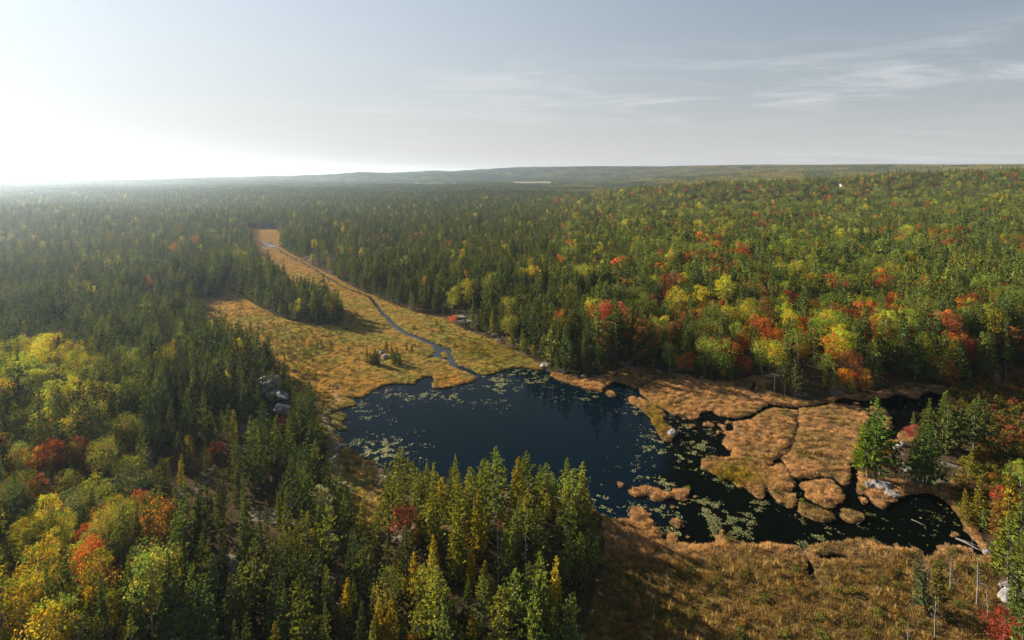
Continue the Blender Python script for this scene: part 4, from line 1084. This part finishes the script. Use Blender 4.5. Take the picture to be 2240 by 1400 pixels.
sx, sy = jgrid(2.0, -330, 200, 86, 420)
px, py = to_px(sx, sy)
dens = 0.03 + 0.55 * gauss(px, py, 660, 790, 70, 70) + 0.25 * gauss(px, py, 600, 740, 90, 60) + 0.35 * gauss(px, py, 1000, 760, 120, 40) * (px > 960) + 0.7 * sstep(2065, 2100, px) * sstep(1210, 1120, py) + 0.25 * sstep(1200, 1280, py) * sstep(1300, 1400, px)
dens = dens + 0.5 * gauss(px, py, 700, 930, 40, 50) + 0.6 * gauss(px, py, 790, 1010, 40, 25) + 0.5 * gauss(px, py, 1990, 850, 300, 14) + 0.4 * gauss(px, py, 1500, 828, 120, 9)
ok = inview(sx, sy, 3, 3) & (samp(opn, sx, sy, 0.0) > 0.5) & (land_at(sx, sy) > 0.7) & (rng.random(len(sx)) < dens)
sx, sy = sx[ok], sy[ok]; px, py = to_px(sx, sy)
n = len(sx)
pal = np.array([(0.11, 0.115, 0.022), (0.15, 0.125, 0.022), (0.075, 0.085, 0.02), (0.20, 0.10, 0.02)])
col = pal[rng.integers(0, 4, n)] * rng.uniform(0.75, 1.3, (n, 1))
red = (px > 2060) & (py < 1000) & (rng.random(n) < 0.3); col[red] = np.array([0.17, 0.06, 0.03]) * rng.uniform(0.7, 1.2, (red.sum(), 1))
hs = rng.uniform(0.6, 1.5, n) * (1 + 0.7 * ((px > 2060) & (py < 1200)))
scatter('bog_shrubs', [shrub(400 + i) for i in range(4)], np.stack([sx, sy, height(sx, sy) - 0.05], 1), tilt(n, 0.05), np.stack([hs * 1.2, hs * 1.2, hs], 1), col, rng.integers(0, 4, n), 'low bushes dotted over the bog and the fen')

# lily pads
def pad():
    a = np.linspace(0.25, 6.03, 11); v = np.concatenate([[[0, 0, 0.0]], np.stack([np.cos(a), np.sin(a), 0.03 * np.cos(3 * a)], 1)])
    fc = np.array([(0, i, i + 1) for i in range(1, 11)])
    m, nt, nn, l, out = new_mat('lily_leaf')
    at = nn.new('ShaderNodeAttribute'); at.attribute_type = 'INSTANCER'; at.attribute_name = 'tint'
    p = nn.new('ShaderNodeBsdfPrincipled'); l.new(at.outputs['Color'], p.inputs['Base Color']); p.inputs['Roughness'].default_value = 0.32
    l.new(p.outputs[0], out.inputs['Surface'])
    return mesh_np('pad', v, fc, [m])
lx, ly = jgrid(0.30, -75, 150, 100, 240)
px, py = to_px(lx, ly)
wtr = (land_at(lx, ly) < 0.30)
blur_l = samp(blur(land, 12, 2), lx, ly, 1.0)
shore = sstep(0.01, 0.12, blur_l)
cl = fbm(lx / 1.6, ly / 1.6, 121, 3); cb = fbm(lx / 6.5, ly / 6.5, 127, 3)
zone = 0.0 * px
for (cx_, cy_, wx, wy, s) in [(770,925,55,45,1.0),(830,990,70,35,1.1),(900,862,90,12,0.9),(1000,865,60,14,0.7),(1085,845,40,26,1.5),(1150,825,60,18,1.0),(1290,865,60,12,0.7),(1400,895,40,18,0.7),(1445,975,30,45,1.2),(1470,1030,45,40,1.6),(1410,1040,45,18,1.3),(1280,1085,50,35,1.9),
        (1440,1110,50,20,1.2),(1600,1120,120,45,1.9),(1740,1165,120,30,1.9),(1520,960,40,40,1.2),(1560,1150,80,30,1.5),(1570,1050,30,20,0.8),(1840,1165,60,15,1.1),(1490,935,25,25,0.9),(1950,1120,50,20,0.5),(2010,900,60,15,0.35),(2060,1140,50,30,0.4)]:
    zone = np.maximum(zone, s * gauss(px, py, cx_, cy_, wx, wy))
prob = zone * sstep(0.46, 0.66, cl) * sstep(0.38, 0.58, cb) * 1.1
ok = wtr & (rng.random(len(lx)) < prob)
lx, ly = lx[ok], ly[ok]; n = len(lx); px, py = to_px(lx, ly)
pc = lerp(np.broadcast_to(np.array([0.17, 0.17, 0.05]), (n, 3)), np.array([0.075, 0.085, 0.02]), sstep(1480, 1600, px) * 0.75) * rng.uniform(0.6, 1.3, (n, 1)) + (rng.random((n, 1)) < 0.25) * np.array([0.10, 0.05, 0.02])
rs = np.clip(rng.lognormal(-2.05, 0.3, n), 0.07, 0.26)
scatter('lily_pads', [pad()], np.stack([lx, ly, np.full(n, 0.015) + rng.uniform(0, 0.01, n)], 1), np.stack([rng.normal(0, 0.05, n), rng.normal(0, 0.05, n), rng.uniform(0, 6.28, n)], 1), np.stack([rs, rs, rs], 1), pc, np.zeros(n, int), 'yellow green lily pads floating in drifts along the pond edges')

# ------------------------------------------------------------------ granite
def rock_mesh(seed, flat):
    import bmesh
    R = np.random.default_rng(seed)
    bm = bmesh.new(); bmesh.ops.create_icosphere(bm, subdivisions=3, radius=1.0)
    v = np.array([x.co[:] for x in bm.verts])
    for _ in range(9):                                     # split faces
        nrm = unit(R.normal(0, 1, 3)); d = R.uniform(0.55, 0.9)
        e = v @ nrm - d; v = v - np.where(e > 0, e, 0)[:, None] * nrm * 0.9
    v = v * (1 + 0.45 * (fbm(v[:, 0] * 2 + 5, v[:, 1] * 2 + v[:, 2] * 1.7, seed, 3) - 0.5))[:, None]
    v[:, 2] *= flat
    for q, c in zip(bm.verts, v): q.co = c
    m = bpy.data.meshes.new('rock'); bm.to_mesh(m); bm.free(); m.materials.append(M_ROCK)
    return m
RM = [rock_mesh(500 + i, (0.55, 0.7, 0.4, 0.6, 0.45, 0.8)[i]) for i in range(6)]
ROCKS = [  # name, px, py, half width m, half depth m, half height m, mesh, turn, label
 ('granite_ledge', 585, 880, 5.4, 4.4, 6.5, 0, 0.3, 'big pale granite ledge among pines beside the bog'),
 ('granite_ledge', 605, 893, 4.2, 2.8, 4.4, 4, -0.5, 'cracked lower step of the big granite ledge beside the bog'),
 ('granite_ledge', 620, 922, 2.4, 4.0, 4.0, 2, 0.9, 'narrow sloping slab of pale rock below the big ledge'),
 ('boulder', 835, 775, 1.7, 1.5, 1.6, 1, 0.4, 'grey boulder between small pines in the golden bog'),
 ('boulder', 842, 786, 1.5, 1.6, 2.2, 5, 1.3, 'smooth upright boulder in front of the bog pines'),
 ('boulder', 885, 804, 1.5, 0.9, 0.7, 3, 0.0, 'small flat grey boulder lying on the golden bog'),
 ('boulder', 1470, 951, 1.5, 1.3, 1.4, 5, 0.7, 'grey boulder on the tip of the narrow reed spit'),
 ('rock_outcrop', 1025, 714, 6.5, 2.0, 2.6, 2, -0.2, 'dark rock shelf at the far edge of the golden bog'),
 ('rock_outcrop', 1010, 706, 5.5, 1.8, 2.2, 4, -0.3, 'long low rock shelf behind the orange sapling'),
 ('boulder', 1084, 741, 2.2, 1.5, 1.6, 3, 0.2, 'pale boulder at the bog edge, right one of a pair'), ('boulder', 1070, 736, 2.0, 1.4, 1.3, 1, 0.8, 'pale boulder at the bog edge, left one of a pair'),
 ('rock_outcrop', 1195, 803, 3.0, 2.2, 2.4, 4, 0.5, 'jagged pale rocks where the golden bog meets the pond'),
 ('rock_outcrop', 1250, 780, 6.0, 3.5, 3.0, 2, 0.1, 'broad grey rock slab on the knoll above the pond'),
 ('rock_outcrop', 1282, 766, 6.5, 2.2, 2.0, 4, -0.15, 'long sunlit rock crest on top of the knoll'),
 ('boulder', 1232, 819, 2.2, 1.2, 1.4, 3, 0.4, 'grey shore boulder at the foot of the knoll, left'), ('boulder', 1278, 826, 2.0, 1.1, 1.2, 1, 0.9, 'grey shore boulder at the foot of the knoll, right'),
 ('boulder', 1438, 817, 1.8, 1.0, 1.2, 3, 0.2, 'pale shore rock at the left end of the far stony bank'), ('boulder', 1500, 826, 2.4, 0.9, 1.1, 4, 0.0, 'flat pale rock in the middle of the far stony bank'), ('boulder', 1535, 829, 1.3, 0.9, 0.9, 1, 0.5, 'small rock at the right end of the far stony bank'),
 ('rock_outcrop', 1690, 836, 3.6, 1.5, 0.8, 4, 0.1, 'flat tan rock by the fork of the reed channels'),
 ('rock_outcrop', 1928, 1066, 2.8, 2.4, 1.7, 4, 0.5, 'orange lichened rock face at the front of the islet'),
 ('rock_outcrop', 1902, 1066, 2.2, 1.4, 1.7, 2, 0.9, 'pale sloping slab at the front left of the islet'),
 ('rock_outcrop', 1952, 1086, 2.0, 1.6, 1.5, 4, -0.4, 'white streaked rock at the waterline of the islet'),
 ('boulder', 1990, 1036, 1.5, 1.1, 1.5, 3, 0.2, 'brown boulder under the pines of the islet'), ('boulder', 1970, 978, 1.3, 1.0, 1.4, 5, 0.2, 'rounded pale boulder at the back of the islet'), ('boulder', 1962, 985, 1.5, 1.0, 0.9, 1, 0.6, 'low pink boulder at the back of the islet'),
 ('rock_outcrop', 2204, 1318, 1.7, 1.4, 2.6, 5, 0.4, 'tall pale rock on the bank at the lower right'), ('boulder', 2198, 1290, 1.2, 1.0, 1.4, 3, 0.1, 'pink boulder above the tall pale rock'), ('boulder', 2163, 1215, 1.3, 1.0, 0.9, 1, 0.1, 'grey driftwood coloured stone at the corner of the dark water'),
 ('rock_outcrop', 1040, 1064, 3.4, 2.2, 2.6, 4, 0.3, 'pale rock ledge between pines on the peninsula shore'), ('rock_outcrop', 1052, 1088, 3.0, 2.0, 2.2, 2, 0.5, 'brown rock step just below the peninsula ledge'),
 ('rock_outcrop', 1232, 1097, 3.6, 1.1, 1.3, 2, -0.45, 'long grey rock sloping into the pond at the peninsula tip'), ('boulder', 858, 1040, 1.6, 1.2, 1.5, 3, 0.1, 'pale shore boulder at the left of the peninsula'), ('boulder', 845, 1052, 1.0, 1.0, 1.1, 1, 0.5, 'small pale boulder at the left of the peninsula'),
 ('rock_outcrop', 640, 655, 6.0, 3.0, 2.4, 2, 0.2, 'grey rock clearing in the wooded islet of the bog'), ('rock_outcrop', 690, 665, 5.0, 2.4, 2.4, 4, 0.0, 'paler rock clearing in the wooded islet of the bog'),
 ('rock_outcrop', 1665, 520, 9.0, 6.0, 7.0, 0, 0.3, 'bare pinkish rock dome above the far forest'), ('rock_outcrop', 2160, 455, 14.0, 8.0, 9.0, 2, 0.0, 'pale rock dome on the distant right hillside'),
 ('rock_outcrop', 1100, 620, 9.0, 4.0, 2.5, 2, 0.1, 'dark flat rock clearing in the woods beyond the bog'), ('rock_outcrop', 980, 578, 8.0, 4.0, 3.0, 4, 0.1, 'pale rock clearing in the woods beyond the stream'), ('rock_outcrop', 1440, 515, 16.0, 7.0, 2.5, 2, 0.0, 'tan clearing of flat rock in the distant forest'),
 ('rock_outcrop', 1835, 690, 6.0, 2.6, 3.5, 4, 0.1, 'grey rock showing between trees on the red slope'), ('rock_outcrop', 1660, 748, 3.4, 2.2, 3.0, 0, 0.1, 'dark mossy rock under trees above the reed beds'),
]
for nm, px, py, a, b, c, mi, t, lab in ROCKS:
    x, y = g2(px, py); z = float(height(np.array([x]), np.array([y]))[0])
    if py < 560: z += 4.0
    if nm == 'granite_ledge': z += 1.6; a *= 1.2; b *= 1.2
    o = link(nm, RM[mi], loc=(x, y, z + 0.05 * c), label=lab, cat='rock')
    if nm == 'boulder': o['group'] = 'boulders around the marsh'
    o.scale = (a, b, c); o.rotation_euler = (0, 0, t)

# ------------------------------------------------------------------ bare dead trees and drift logs
SNAG = [snag(700 + i, 10.0, 16 + 4 * i) for i in range(4)]
SNAGM = [(a.mesh('dead_limbs', [M_SNAG]), b.mesh('dead_stem', [M_SNAG])) for a, b in SNAG]
DEAD = [(2047,1010,8.5,'grey dead tree between two cedars on the islet'),(2033,1345,9.5,'thin dead trunk beside the lone spruce in the fen'),(2080,1300,7.0,'leafless grey larch in the middle of the right fen'),(2136,1330,9.5,'pale dead spike near the right edge of the fen'),(2160,1370,7.0,'short dead spike nearest the right bank'),
 (2228,1350,9.0,'dead spruce with drooping bare limbs at the right edge'),(2045,1400,7.5,'dead trunk at the bottom of the right fen'),(1985,1420,4.0,'small silvery dead bush at the bottom of the fen'),(1425,1330,5.5,'thin dead stem in the shaded fen, left one'),(1460,1300,4.0,'thin dead stem in the shaded fen, right one'),
 (2178,860,7.5,'bare grey tree at the back of the right shrub fen, left one'),(2185,852,7.0,'bare grey tree at the back of the right shrub fen, right one'),(2202,846,8.5,'tall bare spike behind the right shrub fen'),(1695,866,7.5,'bare pale stem beside the channel fork'),(1716,872,5.0,'short silvery snag at the channel edge'),(1870,868,4.0,'broken pale stump on the far bank'),
 (2128,1215,4.0,'grey dead branches leaning over the dark water'),(430,1190,9.0,'bent white dead tree in the lower left woods'),(215,1250,11.0,'slim bare white trunk in the coloured woods'),(1150,1330,8.0,'dead pole at the front of the peninsula'),(795,1190,7.0,'bare grey tree beside the lower trail'),(1165,1395,9.0,'leafless trunk in the shade under the peninsula'),
 (1285,1115,6.0,'bare bush at the tip of the peninsula'),(1090,1330,10.0,'tall dead trunk under the yellow cedar'),(585,775,5.0,'dead pole at the left edge of the bog, first of two'),(592,772,4.5,'dead pole at the left edge of the bog, second of two')]
for i, (px, py, H, lab) in enumerate(DEAD):
    x, y = g2(px, py); z = float(height(np.array([x]), np.array([y]))[0])
    o = link('dead_tree', None, loc=(x, y, z - 0.1), label=lab, cat='dead tree', group='dead trees in the marsh and woods')
    o.scale = (H / 10 * 1.1, H / 10 * 1.1, H / 10); o.rotation_euler = (0, 0, i * 1.7)
    a, b = SNAGM[i % 4]
    link('bare_limbs', a, parent=o); link('trunk', b, parent=o)
def log_mesh(seed):
    R = np.random.default_rng(seed); s = Soup()
    s.tube([(-1, 0, 0), (-0.3, 0.03, 0.02), (0.4, -0.02, 0.03), (1, 0.05, 0.0)], [0.05, 0.045, 0.035, 0.012], 0, 6)
    return s.mesh('log', [M_SNAG])
LOGM = [log_mesh(i) for i in range(3)]
for i, (px, py, L, a, lab) in enumerate([(2086,1068,2.6,2.2,'pale fallen log behind the dark water pool'),(2120,1195,2.4,-1.0,'fallen log tipping into the water at the right bank'),(2118,1190,1.8,-0.7,'thinner fallen log beside the right bank'),(1358,795,3.0,-0.5,'white fallen log at the foot of the far woods'),
        (2032,856,2.6,0.5,'dead branch lying across the dark backwater edge'),(1880,1147,1.2,0.6,'small stick at the tip of the oval reed mat'),(2009,1146,1.4,-0.9,'thin stick floating in the dark pool')]):
    x, y = g2(px, py); z = float(height(np.array([x]), np.array([y]))[0])
    o = link('fallen_log', LOGM[i % 3], loc=(x, y, max(z, 0.0) + 0.25), label=lab, cat='log', group='fallen logs at the water')
    o.scale = (L, L * 1.6, L * 1.6); o.rotation_euler = (0, 0.06, a)

# ------------------------------------------------------------------ footbridge at the pond outlet
def box(name, size, loc, mat, parent, rot=(0, 0, 0)):
    a, b, c = (s / 2 for s in size)
    e = min(a, b, c) * 0.15
    import bmesh
    bm = bmesh.new(); bmesh.ops.create_cube(bm, size=1.0)
    for v in bm.verts: v.co = (v.co[0] * 2 * a, v.co[1] * 2 * b, v.co[2] * 2 * c)
    bmesh.ops.bevel(bm, geom=list(bm.edges), offset=e, segments=1, affect='EDGES')
    m = bpy.data.meshes.new(name); bm.to_mesh(m); bm.free(); m.materials.append(mat)
    o = link(name, m, parent=parent, loc=loc); o.rotation_euler = rot
    return o
M_PLANK = flat_mat('grey_planks', (0.16, 0.14, 0.13), (0.30, 0.27, 0.25), 6.0, stretch=(0.4, 3, 1))
M_NEWPLANK = flat_mat('pale_planks', (0.34, 0.28, 0.22), (0.48, 0.41, 0.33), 6.0, stretch=(0.4, 3, 1))
x, y = g2(741, 984)
br = link('wooden_footbridge', None, loc=(x, y, 0.0), label='small grey wooden footbridge with side rails at the pond outlet', cat='footbridge')
br.rotation_euler = (0, 0, -0.35)
base_plank = None
for i in range(14):
    p = box('plank', (1.8, 0.21, 0.06), (rng.normal(0, 0.01), -1.6 + i * 0.25, 0.72 + rng.normal(0, 0.004)), M_PLANK, br)
for sx_ in (-1, 1):
    box('beam', (0.14, 3.7, 0.2), (0.75 * sx_, 0.0, 0.58), M_PLANK, br)
    box('handrail', (0.10, 3.6, 0.08), (0.86 * sx_, 0.0, 1.68), M_NEWPLANK if sx_ > 0 else M_PLANK, br)
    box('midrail', (0.06, 3.5, 0.10), (0.86 * sx_, 0.0, 1.22), M_PLANK, br)
    for yy in (-1.6, 0.0, 1.6): box('post', (0.10, 0.10, 1.5), (0.86 * sx_, yy, 0.95), M_PLANK, br)
x, y = g2(731, 1003)
bw = link('boardwalk', None, loc=(x, y, 0.35), label='short pale plank walkway leading down from the footbridge', cat='boardwalk')
bw.rotation_euler = (0, 0, -0.35)
for i in range(3): box('plank', (0.26, 3.2, 0.06), (-0.3 + i * 0.29, 0.0, 0.16), M_NEWPLANK, bw)
for yy in (-1.3, 1.3): box('bearer', (1.0, 0.14, 0.14), (0, yy, 0.05), M_PLANK, bw)

# ------------------------------------------------------------------ white house far off among the trees
M_WHITE = flat_mat('white_siding', (0.42, 0.42, 0.40), (0.52, 0.52, 0.50), 2.0)
M_ROOF = flat_mat('grey_shingle', (0.18, 0.18, 0.19), (0.30, 0.30, 0.31), 2.0)
M_GLASS = flat_mat('dark_glass', (0.02, 0.025, 0.03), (0.03, 0.035, 0.04), 1.0, rough=0.1)
hx_ = (1842 - CX) / F * 1290.0
hz_ = float(height(np.array([hx_]), np.array([1290.0]))[0]) + 2.5
hs_ = link('house', None, loc=(hx_, 1290.0, hz_), label='small white house peeping out of the far orange woods', cat='house')
hs_.rotation_euler = (0, 0, 0.3)
box('wall', (9, 7, 12), (0, 0, 3), M_WHITE, hs_)
pr = np.array([(-5, -4, 9.02), (5, -4, 9.02), (5, 4, 9.02), (-5, 4, 9.02), (-5, 0, 12), (5, 0, 12)], float)
rm = bpy.data.meshes.new('roof'); rm.from_pydata(pr.tolist(), [], [(0, 1, 5, 4), (2, 3, 4, 5), (0, 4, 3), (1, 2, 5), (3, 2, 1, 0)]); rm.materials.append(M_ROOF)
link('roof', rm, parent=hs_)
for wx_ in (-2.4, 0, 2.4):
    w_ = box('window', (1.3, 0.10, 1.8), (wx_, -3.53, 6.5), M_WHITE, hs_)
    box('pane', (1.05, 0.06, 1.5), (0, -0.05, 0), M_GLASS, w_)

# ------------------------------------------------------------------ haze
hm, nt, nn, hl, out = new_mat('haze')
pv = nn.new('ShaderNodeVolumePrincipled')
pv.inputs['Color'].default_value = (0.70, 0.85, 1.0, 1)
pv.inputs['Density'].default_value = 7.0e-5
pv.inputs['Anisotropy'].default_value = 0.72
hl.new(pv.outputs[0], out.inputs['Volume'])
bxs = [(-15600, -15600, -45), (15600, -15600, -45), (15600, 15600, -45), (-15600, 15600, -45), (-15600, -15600, 142), (15600, -15600, 142), (15600, 15600, 142), (-15600, 15600, 142)]
m = bpy.data.meshes.new('haze'); m.from_pydata(bxs, [], [(0, 3, 2, 1), (4, 5, 6, 7), (0, 1, 5, 4), (1, 2, 6, 5), (2, 3, 7, 6), (3, 0, 4, 7)]); m.materials.append(hm)
link('haze', m, kind='stuff', label='pale autumn haze thickening toward the horizon')
